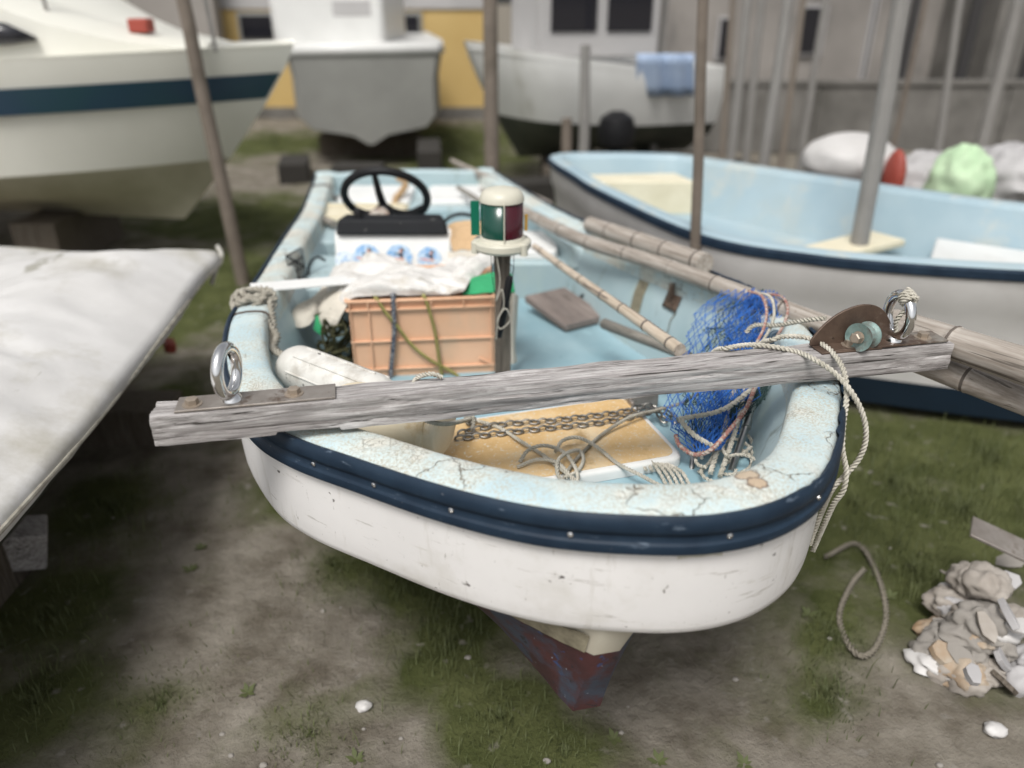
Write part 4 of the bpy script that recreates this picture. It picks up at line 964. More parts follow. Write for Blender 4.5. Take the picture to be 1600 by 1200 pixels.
mesh('small_chain', s_, 'steel', label='small heap of grey chain in the left stern corner', cat='chain')
s_ = MB().torus(PY(722, 356, 3.35), .085, .008, Matrix.Rotation(R(75), 3, 'X'), 24, 8, 1, .7, a0=0, a1=math.pi); mesh('cable', s_, 'black', label='black cable arch right of the console', cat='cable')

# ---------------------------------------------------------------- fender, buoy, knot
def capsule(p0, p1, r, prof, n=28):
    d = p1-p0; L = d.length; M3 = frame_from((0, 0, 1) if abs(d.normalized().z) < .9 else (1, 0, 0), d.normalized())
    M3 = Matrix((d.orthogonal().normalized(), d.normalized().cross(d.orthogonal().normalized()), d.normalized())).transposed()
    return MB().lathe([(r*a, L*b) for a, b in prof], p0, M3, n)
f0, f1 = PT(462, 574, 2.12), PT(596, 628, 1.90)
fd_ = thing('fender', 'dirty white cylindrical fender lying against the left bow inside', 'fender', f0)
pf = [(.18, -.12), (.22, -.09), (.55, -.075), (.82, -.045), (.97, .02), (1.0, .10), (1.0, .9), (.93, .98), (.7, 1.04), (.2, 1.07)]
mesh('fender_body', capsule(f0, f1, .066, pf), 'fender', fd_, ang=60)
s_ = MB(); dd = (f1-f0).normalized(); side = dd.cross(Vector((0, 0, 1))).normalized()
for a in (20, 60, 100, 145, 190):
    o2 = (Vector((0, 0, 1))*math.sin(R(a))+side*math.cos(R(a)))*.067; s_.tube([f0+dd*.05+o2, f1-dd*.03+o2], .0028, 6)
mesh('seam', s_, 'fender', fd_)
g0, g1 = PT(555, 640, 1.86), PT(700, 672, 1.78)
by = thing('buoy', 'cream barrel buoy lying under the wooden beam at the bow', 'buoy', g0)
mesh('buoy_body', capsule(g0, g1, .070, [(.3, -.28), (.62, -.23), (.85, -.12), (.98, .0), (1.02, .2), (1.02, .7), (.97, .88), (.93, .955), (.85, .97), (.3, .98)]), 'buoy', by, ang=50)
mesh('buoy_band', capsule(g0, g1, .070, [(1.03, .80), (1.06, .82), (1.06, .85), (1.02, .87)]), 'buoy', by)
# big rope knot on the left gunwale, tied to the fender
kc = PT(398, 478, 2.42)+Vector((0, 0, .012))
P = []
for k in range(90):
    a = k/90*2*math.pi*3; P.append(kc+Vector((.052*math.cos(a)*(1+.25*math.cos(a*2/3)), .040*math.sin(a)*(1+.2*math.sin(a*4/3)), .024*math.sin(a*5/3)+.004)))
P += [kc+Vector((.055, -.01, .012)), PT(425, 490, 2.36), PT(428, 515, 2.30), PT(424, 535, 2.25), PT(436, 552, 2.18), PT(452, 560, 2.12)]
s_ = MB(); s_.tube(resample(cr(P, 6), .004), .0095, 12, True, 0, 3, 2*math.pi/.06)
P2 = [kc+Vector((.03, 0, -.01)), PT(415, 485, 2.38), PT(420, 505, 2.31), PT(433, 525, 2.26), PT(427, 545, 2.19), PT(445, 556, 2.13)]
s_.tube(resample(cr(P2, 10), .004), .0095, 12, True, 0, 3, 2*math.pi/.06)
P3 = [kc+Vector((-.05, -.03, 0)), kc+Vector((-.02, -.045, .02)), kc+Vector((.02, -.03, .03)), kc+Vector((.05, .01, .02)), kc+Vector((.01, .03, .03)), kc+Vector((-.03, .01, .034)), kc+Vector((-.01, -.03, .034)), kc+Vector((.04, -.035, .016))]
s_.tube(resample(cr(P3, 10), .004), .0095, 12, True, 0, 3, 2*math.pi/.06)
mesh('rope_knot', s_, 'ropegrey', ang=80, label='thick grey rope knotted round the left gunwale above the fender', cat='rope')

# ---------------------------------------------------------------- bow locker lid, chain, ropes
ld = thing('locker_lid', 'white lid with worn tan top over the bow locker', 'lid', LQ(.4, .16, .674), (0, 0, LA))
s_ = MB(); roundbox(s_, (0, 0, 0), (.82, .345, .0285), 0, .035, .010); mesh('rim', s_, 'white', ld, local=True, ang=50)
s_ = MB(); roundbox(s_, (0, 0, .0288), (.785, .312, .0022), 0, .028, .001); mesh('panel', s_, 'lid', ld, local=True)
LT = .7045
def link_chain(P, mb, ln=.030, wr=.0032):
    Q = resample(P, ln*.72); 
    for i in range(len(Q)-1):
        d = (Q[i+1]-Q[i]).normalized(); c = (Q[i]+Q[i+1])/2; up = Vector((0, 0, 1)); y = up.cross(d).normalized(); z = d.cross(y)
        a = R(12 if i % 2 else 78); y2 = y*math.cos(a)+z*math.sin(a); z2 = d.cross(y2)
        M3 = Matrix((d, y2, z2)).transposed()
        mb.torus(c, .0085, wr, M3, 20, 8, ln/2/.0085*.82, .95)
chn = MB()
link_chain(cr([PZ(712, 686, LT+.006), PZ(760, 680, LT+.006), PZ(850, 670, LT+.006), PZ(930, 662, LT+.006), PZ(985, 652, LT+.006), PZ(1030, 640, LT+.006), PZ(1052, 652, .69), PZ(1060, 672, .66)], 10), chn)
link_chain(cr([PZ(716, 678, LT+.006), PZ(780, 664, LT+.006), PZ(860, 658, LT+.006), PZ(930, 650, LT+.006), PZ(975, 644, LT+.006), PZ(1015, 634, LT+.006), PZ(1040, 660, .69)], 10), chn)
mesh('chain', chn, 'steel', label='grey steel chain doubled across the tan locker lid', cat='chain')
rl = .0042
s_ = MB().tube(resample(cr([PZ(726, 655, LT+.014), PZ(735, 650, LT+.02), PZ(742, 656, LT+.014), PZ(733, 662, LT+.012), PZ(728, 654, LT+.018), PZ(738, 650, LT+.024), PZ(740, 662, LT+.01), PZ(736, 672, LT+.006)], 8), .004), .005, 9, True, 0, 3, 200)
mesh('rope_knot', s_, 'ropegrey', label='small rope knot beside the chain under the beam', cat='rope')
btop = .932+bh+.006
rope('rope', [PZ(690, 590, btop), PZ(672, 584, btop+.012), PT(650, 592, 1.60), PT(645, 615, 1.56), PT(650, 640, 1.565), PT(668, 658, 1.60), PT(700, 662, 1.70), PZ(735, 655, LT+.012)], .0045, 'rope', label='pale rope looped over the beam just right of its left third', cat='rope')
T_ = LT+.006
rope('rope', [PZ(738, 655, T_+.006), PZ(780, 668, T_), PZ(815, 690, T_+.01), PZ(850, 712, T_), PZ(880, 735, T_+.012), PZ(905, 755, T_+.004), PZ(925, 780, .69)], rl, 'rope', label='pale rope crossing the tan lid down to the front corner', cat='rope')
rope('rope', [PZ(812, 722, T_), PZ(825, 704, T_+.02), PZ(850, 696, T_+.03), PZ(880, 706, T_+.02), PZ(898, 728, T_+.01), PZ(903, 750, T_+.01), PZ(890, 760, T_), PZ(872, 742, T_+.01), PZ(872, 720, T_+.03), PZ(886, 708, T_+.02), PZ(905, 704, T_+.008), PZ(912, 718, T_+.004), PZ(903, 736, T_), PZ(885, 745, T_+.01)], rl, 'rope', label='pale rope coiled in loops on the middle of the tan lid', cat='rope')
rope('rope', [PZ(808, 730, T_), PZ(840, 718, T_+.01), PZ(870, 722, T_+.02), PZ(892, 745, T_+.01), PZ(905, 770, T_-.01), PZ(880, 775, T_-.01), PZ(868, 760, T_)], rl, 'rope', label='pale rope bight at the front edge of the tan lid', cat='rope')
rope('rope', [PZ(1120, 590, .80), PZ(1075, 625, .75), PZ(1030, 640, T_+.014), PZ(985, 652, T_+.02), PZ(945, 676, T_+.004), PZ(918, 700, T_), PZ(895, 725, T_+.004), PZ(880, 750, T_), PZ(872, 770, T_)], rl, 'ropegrey', label='grey rope running from the blue net across the tan lid', cat='rope')
rope('rope', [PZ(868, 706, T_+.01), PZ(880, 688, T_+.02), PZ(905, 684, T_+.024), PZ(935, 700, T_+.01), PZ(965, 724, T_), PZ(1000, 742, T_), PZ(1030, 758, .70), PZ(1050, 765, .68)], rl, 'rope', label='pale rope arching over the tan lid to its right corner', cat='rope')
# loops in front of the lid
s_ = MB()
for k in range(5):
    u0 = 1010+k*9; P = [PT(u0, 735, 1.84), PT(u0-4, 726, 1.86), PT(u0+8, 722+k*2, 1.86), PT(u0+22, 740, 1.83), PT(u0+34, 764, 1.80)]
    s_.tube(resample(cr(P, 8), .005), rl, 8, True, 0, 3, 200)
mesh('rope_bundle', s_, 'rope', label='bundle of pale rope bights at the right corner of the tan lid', cat='rope')
s_ = MB()
for k in range(14):
    c = PT(1110+random.uniform(-35, 55), 725+random.uniform(-18, 18), 1.86+random.uniform(-.04, .1))
    a0 = random.random()*6.28; ra = random.uniform(.02, .05); tl = Vector((random.uniform(-.5, .5), random.uniform(-.5, .5), 1)).normalized(); e_ = tl.orthogonal().normalized(); f_ = tl.cross(e_)
    P = [c+e_*(ra*1.4*math.cos(a0+q*.5))+f_*(ra*math.sin(a0+q*.5))+tl*(.004*q-.01) for q in range(random.randint(7, 12))]
    s_.tube(resample(cr(P, 6), .005), rl, 8, True, 0, 3, 200)
for a, b, c in (((1150, 600, 2.0), (1135, 660, 1.92), (1110, 740, 1.82)), ((1165, 605, 2.0), (1150, 670, 1.9), (1125, 745, 1.82)), ((1185, 600, 1.95), (1130, 640, 1.9), (1062, 655, 1.86)), ((1062, 655, 1.86), (1085, 680, 1.84), (1118, 700, 1.84))):
    s_.tube(resample(cr([PT(*a), PT(*b), PT(*c)], 10), .005), .006, 8, True, 0, 3, 160)
mesh('rope_tangle', s_, 'rope', label='tangle of pale rope round the anchor under the net', cat='rope')
# anchor
an = thing('grapnel_anchor', 'stainless grapnel anchor standing in the bow under the net', 'anchor', PT(1130, 735, 1.88))
mesh('shank', MB().tube([PT(1183, 606, 2.02), PT(1168, 660, 1.95), PT(1142, 738, 1.86)], .009, 14), 'tube', an)
mesh('shank_collar', MB().tube([PT(1169, 656, 1.955), PT(1166, 668, 1.935)], .0115, 14), 'tube', an)
mesh('fluke', MB().tube(cr([PT(1088, 690, 1.93), PT(1083, 715, 1.9), PT(1081, 740, 1.88), PT(1090, 752, 1.86)], 6), [.007]*19, 10), 'tube', an)
mesh('fluke', MB().tube(cr([PT(1120, 690, 2.0), PT(1126, 712, 1.95), PT(1137, 728, 1.92), PT(1133, 706, 1.96)], 6), [.007]*19, 10), 'tube', an)
# grey bracket behind lid
s_ = MB().box(PT(1000, 622, 2.15), (.09, .05, .04), rotz(.3)); s_.box(PT(985, 640, 2.12), (.01, .03, .06), rotz(.3)); mesh('metal_bracket', s_, 'plate', boat, bevel=.003)

# ---------------------------------------------------------------- blue net
def netsheet(fn, nu, nv, r, mb, mi=0):
    """diamond mesh; each twine a 3-sided tube"""
    V = [[Vector(fn((i+(.5 if j % 2 else 0))/nu, j/nv)) for j in range(nv+1)] for i in range(nu+1)]
    for j in range(nv):
        for i in range(nu+1):
            a = V[i][j]
            for di in ((0, 1) if j % 2 else (-1, 0)):
                if 0 <= i+di <= nu:
                    b = V[i+di][j+1]
                    if (a-b).length < .08: mb.tube([a, b], r, 3, False, mi)
        if j % 1 == 0:
            for i in range(nu+1): 
                if random.random() < .5: mb.tube([V[i][j]+Vector((0, 0, -.002)), V[i][j]+Vector((0, 0, .002))], r*1.9, 4, True, mi)
Lb = cr([PT(1128, 455, 2.42), PT(1085, 495, 2.32), PT(1066, 545, 2.2), PT(1040, 615, 2.05), PT(1048, 672, 1.93), PT(1082, 705, 1.87)], 10)
Rb = cr([PT(1222, 468, 2.25), PT(1222, 510, 2.2), PT(1200, 560, 2.1), PT(1182, 605, 2.0), PT(1150, 655, 1.93), PT(1112, 703, 1.87)], 10)
def samp(P, t): k = max(0, min(.9999, t))*(len(P)-1); i = int(k); return P[i].lerp(P[i+1], k-i)
def netfn(depth, sd, amp):
    def f(a, b):
        l, r = samp(Lb, b), samp(Rb, b); p = l.lerp(r, a)
        out = Vector((-.25, -.8, .5))*(.055*math.sin(math.pi*max(0, min(1, a)))*(1-.3*b)+depth)
        n = Vector((noise.noise(p*11+Vector((sd, 0, 0))), noise.noise(p*11+Vector((0, sd, 9))), noise.noise(p*11+Vector((5, 0, sd)))))
        n2 = Vector((noise.noise(p*30+Vector((sd, 0, 0))), noise.noise(p*30+Vector((0, sd, 9))), noise.noise(p*30+Vector((5, 0, sd)))))
        return p+out+n*amp+n2*amp*.35
    return f
net = thing('fishing_net', 'bright blue fishing net with pink rope edge hanging over the right side', 'net', PT(1100, 700, 1.87))
s_ = MB(); netsheet(netfn(.018, 1, .010), 8, 20, .0013, s_); netsheet(netfn(0, 5, .028), 10, 24, .0011, s_)
def bunch(f, x0, x1):
    def g_(a, b): return f(x0+(x1-x0)*a, b*.92)
    return g_
netsheet(bunch(netfn(-.02, 9, .03), .40, .88), 11, 34, .0011, s_); netsheet(bunch(netfn(-.01, 23, .03), .5, .90), 10, 34, .0012, s_); 
mesh('netting', s_, 'netblue', net, smooth=False)
s_ = MB(); netsheet(bunch(netfn(-.035, 13, .04), .25, .98), 16, 30, .0012, s_); netsheet(bunch(netfn(-.02, 17, .03), .84, 1.14), 10, 30, .0013, s_); netsheet(bunch(netfn(.004, 19, .03), .88, 1.10), 8, 30, .0013, s_)
mesh('netting', s_, 'netdark', net, smooth=False, label='dark green netting behind the blue')
mesh('edge_rope', MB().tube(resample(cr([PT(1170, 455, 2.22), PT(1190, 462, 2.14), PT(1198, 485, 2.06), PT(1194, 512, 1.99), PT(1182, 537, 1.94)], 10), .004), .0038, 9, True, 0, 3, 240), 'ropepink', net, ang=70)
mesh('edge_rope', MB().tube(resample(cr([PT(1180, 456, 2.23), PT(1204, 464, 2.16), PT(1210, 488, 2.08), PT(1204, 512, 2.01), PT(1192, 533, 1.96)], 10), .004), .0038, 9, True, 0, 3, 240), 'rope', net, ang=70)
mesh('edge_rope', MB().tube(resample(cr([PT(1195, 458, 2.27), PT(1222, 464, 2.22), PT(1231, 482, 2.16), PT(1226, 505, 2.08), PT(1214, 526, 2.0)], 10), .004), .0038, 9, True, 0, 3, 240), 'ropepink', net, ang=70)
mesh('edge_rope', MB().tube(resample(cr([PT(1180, 606, 1.92), PT(1165, 640, 1.87), PT(1140, 672, 1.83), PT(1112, 702, 1.80), PT(1085, 710, 1.84), PT(1062, 696, 1.86), PT(1056, 680, 1.88)], 10), .004), .0052, 9, True, 0, 3, 240), 'ropepink', net, ang=70)
s_ = MB()
for u, v, t in ((1212, 527, 2.1), (1218, 515, 2.15)): s_.torus(PT(u, v, t), .014, .007, Matrix.Rotation(R(70), 3, 'X'), 18, 8)
mesh('float', s_, 'dblue', net)

# ---------------------------------------------------------------- ropes on the right of the beam
rope('rope', [PZ(1108, 560, .90), PZ(1118, 548, .965), PZ(1135, 544, btop), PZ(1180, 539, btop), PZ(1240, 548, btop), PZ(1275, 563, btop+.002), PT(1310, 588, 1.64), PT(1335, 620, 1.62), PT(1350, 655, 1.62), PT(1352, 690, 1.64), PT(1340, 720, 1.66), PT(1318, 745, 1.67), PT(1300, 765, 1.68), PT(1284, 800, 1.74), PT(1265, 850, 1.80)], .0052, 'rope',
     label='pale rope draped over the beam and curving widest outside the right bow', cat='rope')
rope('rope', [PZ(1180, 545, .91), PZ(1192, 535, .97), PZ(1207, 531, btop), PZ(1225, 526, btop+.006), PZ(1262, 528, btop+.004), PZ(1295, 545, btop+.002), PT(1318, 578, 1.66), PT(1323, 620, 1.64), PT(1318, 660, 1.63), PT(1316, 700, 1.63), PT(1322, 735, 1.64), PT(1318, 765, 1.65), PT(1304, 785, 1.68), PT(1292, 810, 1.72), PT(1270, 860, 1.82)], .0052, 'rope',
     label='pale rope hanging straight down close outside the right bow', cat='rope')
rope('rope', [PT(1290, 497, 1.86), PT(1260, 500, 1.90), PT(1215, 508, 1.98), PT(1180, 508, 2.04), PT(1165, 520, 2.05)], .0052, 'rope', label='pale rope running from the blue net to the roller', cat='rope')
rc2 = BMX @ Vector((BL-.135, .036, bh+.068))
P = []
up = (BM3 @ Vector((math.cos(R(85)), math.sin(R(85)), 0)))
for k in range(46):
    a = k/46*2*math.pi*3.2; b = R(95+30*k/46); cc = rc2+(up*math.cos(b)+Vector((0, 0, 1))*math.sin(b)*1.08)*.045
    e = (up*math.cos(b)+Vector((0, 0, 1))*math.sin(b)); f_ = up.cross(Vector((0, 0, 1)))
    P.append(cc+e*(.0145*math.cos(a))+f_*(.0145*math.sin(a)))
P += [rc2+Vector((-.012, -.02, .0)), rc2+Vector((-.006, -.012, -.03)), rc2+Vector((0.0, -.01, -.05))]
rope('rope', P, .0046, 'rope', label='pale rope wound round the right ring of the beam', cat='rope')

# ---------------------------------------------------------------- background: generic boat hull
def hullpts(bow, stern, W, zr0, zr1, zk, rake=.5, n=28, fine=.5, chine=.45, flare=.75, blunt=.0):
    bow, stern = Vector((*bow, 0)), Vector((*stern, 0)); ax = (stern-bow); L = ax.length; ax.normalize(); pr = Vector((ax.y, -ax.x, 0)); st = []
    for i in range(n+1):
        s = i/n; s = s**1.4
        wv = W/2*(blunt+(1-blunt)*(1-(1-min(1, s/fine))**2.2)); zr = zr0+(zr1-zr0)*min(1, s*1.5)
        pts = []
        for sgn in (-1, 1):
            for q, wq in ((0, 1), (.12, .99), (.3, .95), (chine, .95*flare+.05), (chine+.12, .86*flare), (.9, .25), (1, .04)):
                z = zr+(zk-zr)*q; rk = rake*q**1.2*max(0, 1-s*2.2)
                p = bow+ax*(s*L+rk)+pr*(sgn*wv*wq); p.z = z; pts.append((sgn, q, p))
        st.append(pts)
    return st, ax, pr, L
def bgboat(name, label, bow, stern, W, zr0, zr1, zk, mats_, stripe=None, **kw):
    st, ax, pr, L = hullpts(bow, stern, W, zr0, zr1, zk, **kw)
    c = (Vector((*bow, 0))+Vector((*stern, 0)))/2
    t = thing(name, label, 'boat', (c.x, c.y, 0))
    left = [[p for s_, q, p in r if s_ < 0] for r in st]; right = [[p for s_, q, p in r if s_ > 0] for r in st]
    k = 4
    for nm, sl, mt in (('topside', slice(0, k), mats_[0]), ('bottom', slice(k-1, 7), mats_[1])):
        mb = MB(); mb.rings([r[sl] for r in left], closed=False); mb.rings([r[sl] for r in right], closed=False)
        a, b = left[-1][sl], right[-1][sl]; mb.rings([a, b], closed=False); a, b = left[0][sl], right[0][sl]; mb.rings([a, b], closed=False)
        mesh(nm, mb, mt, t)
    if stripe:
        mb = MB()
        for side, sg in ((left, -1), (right, 1)):
            g = []
            for r in side:
                def at(f, r=r):
                    return r[0].lerp(r[3], f)+pr*(sg*.012)-ax*.022
                g.append([at(stripe[0]), at((stripe[0]+stripe[1])/2), at(stripe[1])])
            mb.rings(g, closed=False)
        mesh('stripe', mb, stripe[2], t)
    return t, left, right, ax, pr, L
def deck(t, left, right, mat, dz=-.02, a=0, b=None, name='deck'):
    mb = MB(); b = b or len(left); g = [[left[i][0]+Vector((0, 0, dz)), (left[i][0]+right[i][0])/2+Vector((0, 0, dz+.03)), right[i][0]+Vector((0, 0, dz))] for i in range(a, b)]
    mb.rings(g, closed=False); return mesh(name, mb, mat, t)
# cruiser at the left
t, lf, rt, ax, pr, L = bgboat('cabin_cruiser', 'large cream cabin boat with a dark green stripe at left', (-1.36, 5.25), (-7.2, 6.4), 2.3, 1.46, 1.30, .30, ('bgcream', 'bgtanbottom'), (.24, .46, 'bgstripe'), rake=1.0, fine=.55, chine=.62, flare=.95)
deck(t, lf, rt, 'bgcream', -.01)
st0 = Vector((-1.5, 5.25, 0))
def AXP(s, wv, z): p = st0+ax*s+pr*wv; return Vector((p.x, p.y, z))
mb = MB(); g = []
for s, hw, z in ((.35, .2, 1.46), (.8, .42, 1.52), (1.15, .60, 1.62), (1.5, .72, 1.76), (2.4, .80, 1.95), (5.6, .82, 2.0)):
    g.append([AXP(s, -hw, 1.27), AXP(s, -hw*.93, z-.04), AXP(s, -hw*.7, z), AXP(s, hw*.7, z), AXP(s, hw*.93, z-.04), AXP(s, hw, 1.27)])
cab = mesh('cabin', mb.rings(g, closed=False, cap0=False), 'bgcream', t)
sd = 1 if AXP(3, .8, 0).y < AXP(3, -.8, 0).y else -1
mb = MB(); g = []
for s, hw, z0, z1 in ((1.17, .625, 1.49, 1.51), (1.30, .67, 1.47, 1.58), (1.5, .735, 1.46, 1.60), (2.4, .81, 1.45, 1.62), (3.4, .83, 1.45, 1.62)): g.append([AXP(s, sd*hw*.99, z0), AXP(s, sd*hw*.965, z1)])
mesh('window', mb.rings(g, closed=False), 'window', cab, solid=.05)
mb = MB().box(AXP(.75, .2*sd, 1.56), (.12, .12, .08)); mesh('deck_fitting', mb, 'redp', t, bevel=.01)
for s in (.25, 1.2, 2.1): mesh('rail_stanchion', MB().tube([AXP(s, sd*(.2+.25*s*.7), 1.42), AXP(s+.03, sd*(.2+.25*s*.7), 1.95)], .012, 8), 'polegrey', t)
mesh('pulpit_rail', MB().tube(cr([AXP(2.1, sd*.56, 1.95), AXP(1.2, sd*.41, 1.95), AXP(.25, sd*.24, 1.95)], 8), .012, 8), 'polegrey', t)
for q in (1.8, 4.4): mesh('keel_support', MB().box(AXP(q, 0, .17), (.3, .9, .34)), 'post', t)
# white second boat behind
t, lf, rt, ax, pr, L = bgboat('motor_boat', 'grey hulled boat with a white cabin in front of the yellow building', (-1.55, 8.75), (-2.15, 12.3), 1.75, 1.24, 1.24, .26, ('bggrey', 'bggrey'), None, rake=.1, fine=.25, chine=.70, flare=.95, blunt=.86)
deck(t, lf, rt, 'bgwhite', .02)
st0 = Vector((-1.55, 8.75, 0))
mb = MB(); g = [[r[0]+Vector((0, 0, .05)), r[0]+Vector((0, 0, -.06))+pr*(-.02)] for r in lf]; g2 = [[r[0]+Vector((0, 0, .05)), r[0]+Vector((0, 0, -.06))+pr*(.02)] for r in rt]
mb.rings(g, closed=False); mb.rings(g2, closed=False); mb.rings([g[0], g2[0]], closed=False); mesh('rail', mb, 'bgwhite', t, solid=.03)
cab = mesh('cabin', MB().box(AXP(1.6, -.22, 1.62), (1.25, 1.9, .85)), 'bgwhite', t, bevel=.06)
mesh('window', MB().box(AXP(.63, -.1, 1.62), (.42, .04, .16)), 'sidinggrey', cab, bevel=.01)
mesh('fender', MB().tube(cr([PT(462, 75, 8.5), PT(468, 105, 8.5), PT(478, 145, 8.5)], 6), .07, 10), 'black', t)
for q in ((-1.7, 9.6, .13), (-2.0, 11.4, .13)): mesh('keel_support', MB().box(q, (1.2, .25, .26)), 'post', t)
# white boat centre right
t, lf, rt, ax, pr, L = bgboat('work_boat', 'white boat with dark green bottom and a blue sheet hung on its side', (-.42, 7.75), (1.80, 8.30), 1.5, 1.36, 1.16, .30, ('bgwhite', 'bgbottom'), None, rake=.5, fine=.3, chine=.60, flare=.8, blunt=.2)
deck(t, lf, rt, 'bgwhite', -.05)
st0 = Vector((-.42, 7.75, 0)); sd = 1 if AXP(1, .8, 0).y < AXP(1, -.8, 0).y else -1
cab = mesh('wheelhouse', MB().box(AXP(1.12, 0, 1.75), (1.15, 1.0, 1.05), rotz(math.atan2(ax.y, ax.x))), 'sidinggrey', t, bevel=.03)
for k in (-.28, .3): mesh('window', MB().box(AXP(1.12+k*.9, sd*.505, 1.62), (.42, .03, .34), rotz(math.atan2(ax.y, ax.x))), 'window', cab)
g = []
for i in range(13):
    u = 995+90*i/12; g.append([PY(u, v, 7.30+.03*k)+Vector((0, .03*math.sin(i*1.3), 0)) for k, v in enumerate((84, 100, 118, 135, 150))])
mesh('hanging_sheet', MB().rings(g, closed=False), 'bluetarp', t, solid=.01)
for q in (.9, 1.8): mesh('boat_support', MB().box(AXP(q, 0, .13), (.3, .9, .26)), 'post', t)
# outboard motor on a stand
om = thing('outboard_motor', 'black outboard motor standing in front of the white boat', 'outboard motor', (.90, 6.9, 0))
mesh('cowling', MB().lathe([(.06, 0), (.15, .03), (.17, .14), (.14, .25), (.06, .30)], (0, 0, .55), None, 20), 'black', om, local=True)
mesh('leg', MB().box((0, 0, .32), (.11, .16, .50)), 'black', om, local=True, bevel=.02)
mesh('propeller', MB().lathe([(.01, 0), (.04, .02), (.04, .10), (.01, .12)], (0, -.04, .16), Matrix.Rotation(R(90), 3, 'X'), 14), 'black', om, local=True)
mesh('stand', MB().box((-.14, .05, .25), (.04, .04, .5)).box((.14, .05, .25), (.04, .04, .5)).box((0, .05, .50), (.36, .05, .05)), 'post', om, local=True)

# blue open boat at the right (free outline)
O2 = [(1.13, 5.50, .74), (.72, 5.52, .745), (.27, 5.40, .75), (.38, 4.75, .75), (.52, 4.25, .75), (.86, 3.42, .75), (1.25, 3.12, .75), (1.65, 2.96, .755), (2.1, 2.82, .77), (2.6, 2.70, .80), (3.1, 2.68, .84), (3.35, 2.82, .86), (3.3, 3.1, .85), (3.0, 3.5, .82), (2.55, 3.85, .79), (2.15, 4.32, .77), (1.7, 4.9, .75), (1.3, 5.38, .74), (1.13, 5.50, .74)]
P2_ = resample(cr(O2, 10), .06)
c2 = Vector((1.75, 3.9, 0))
bb = thing('open_boat', 'open white boat with light blue interior at right', 'boat', (c2.x, c2.y, 0))
def ring2(ins, z=None, dz=0):
    out = []
    for i, p in enumerate(P2_):
        a, b = P2_[(i-2) % (len(P2_)-1)], P2_[(i+2) % (len(P2_)-1)]; d = (b-a); d.z = 0; d.normalize(); n = Vector((d.y, -d.x, 0))
        if n.dot(c2-Vector((p.x, p.y, 0))) < 0: n = -n
        q = p+n*ins; q.z = p.z+dz if z is None else z; out.append(q)
    return out
def lop(name, rs_, mat, cap=False): return mesh(name, MB().rings(rs_, closed=False), mat, bb)
lop('topside', [ring2(0, dz=-.045), ring2(.01, dz=-.16), ring2(.03, dz=-.2), ring2(.05, dz=-.35), ring2(.08, .20)], 'bghullgrey')
lop('bottom', [ring2(.08, .20), ring2(.12, .06), ring2(.4, .03)], 'bgnavy')
lop('rub_rail', [ring2(.0, dz=-.002), ring2(-.012, dz=-.01), ring2(-.012, dz=-.04), ring2(.0, dz=-.05)], 'navy')
lop('gunwale', [ring2(0), ring2(.03, dz=.01), ring2(.08, dz=.005), ring2(.1, dz=-.02)], 'bgblue')
lop('inner_side', [ring2(.1, dz=-.02), ring2(.14, dz=-.15), ring2(.2, .42)], 'bgblue')
r_ = ring2(.19, .425); mesh('sole', MB().add(r_[:-1], [tuple(range(len(r_)-1))]), 'bgblue', bb, smooth=False)
def quadbox(name, P4, z0, z1, mat, parent, bevel=.01, **kw):
    return mesh(name, MB().add([(x, y, z0) for x, y in P4]+[(x, y, z1) for x, y in P4], f8), mat, parent, bevel=bevel, **kw)
quadbox('stern_seat', [(.48, 5.08), (1.20, 5.08), (1.12, 5.36), (.46, 5.30)], .42, .64, 'cream', bb)
quadbox('thwart', [(1.0, 3.55), (1.15, 3.43), (2.1, 4.0), (1.98, 4.2)], .52, .56, 'cream', bb)
quadbox('fore_deck', [(1.75, 3.12), (2.5, 2.88), (2.75, 3.5), (2.2, 3.9)], .42, .60, 'bgwhite', bb)
mesh('boat_support', MB().box((1.9, 3.6, .02), (.5, .5, .06)), 'post', bb)
def vpole(u0, v0, u1, v1, Y, r, mat, lab, name='stake', z0=0.0, cat='pole', top=2.6):
    a, b = PY(u0, v0, Y), PY(u1, v1, Y); d = (a-b)/(a.z-b.z); lo = b+d*(z0-b.z); hi = b+d*(top-b.z)
    P = [lo.lerp(hi, k/10)+Vector((.008*nz((k, u0, 0), .9), 0, 0)) for k in range(11)]
    return mesh(name, MB().tube(P, [r*(1-.02*k) for k in range(11)], 10), mat, label=lab, cat=cat, group='poles and stakes between the boats')
vpole(285, 0, 380, 440, 4.9, .046, 'polebrown', 'leaning brown stake left of the blue and white boat', cat='stake')
vpole(1410, 0, 1345, 368, 3.92, .046, 'polegrey', 'thick pale post standing inside the open boat at right', z0=.43)
vpole(1096, 90, 1086, 392, 3.42, .026, 'polebrown', 'slim rusty brown post in front of the open boat', z0=0)
vpole(766, 0, 768, 250, 5.6, .055, 'polebrown', 'dark wooden stake behind the lamp', z0=0)
vpole(1232, 0, 1192, 265, 5.7, .042, 'polegrey', 'grey pole behind the open boat, left of the white round float', z0=0)
vpole(1168, 10, 1142, 250, 6.2, .036, 'polegrey', 'thin grey pole right of the rusty post', z0=0)
vpole(915, 60, 912, 240, 6.6, .05, 'polegrey', 'pale stake left of the black outboard motor', z0=0, top=PY(915, 70, 6.6).z)
vpole(885, 190, 886, 240, 6.2, .05, 'polebrown', 'short brown stake leftmost in front of the white boat', z0=0, top=PY(885, 185, 6.2).z)
vpole(1500, 0, 1470, 200, 7.0, .035, 'polegrey', 'thin pole before the dark shutters at right', z0=0)
vpole(1592, 0, 1556, 140, 7.5, .06, 'polegrey', 'grey pole at the far right edge before the dark shutters', z0=0)
vpole(1040, 0, 1030, 120, 8.0, .035, 'polegrey', 'thin pole behind the blue sheet', z0=0)
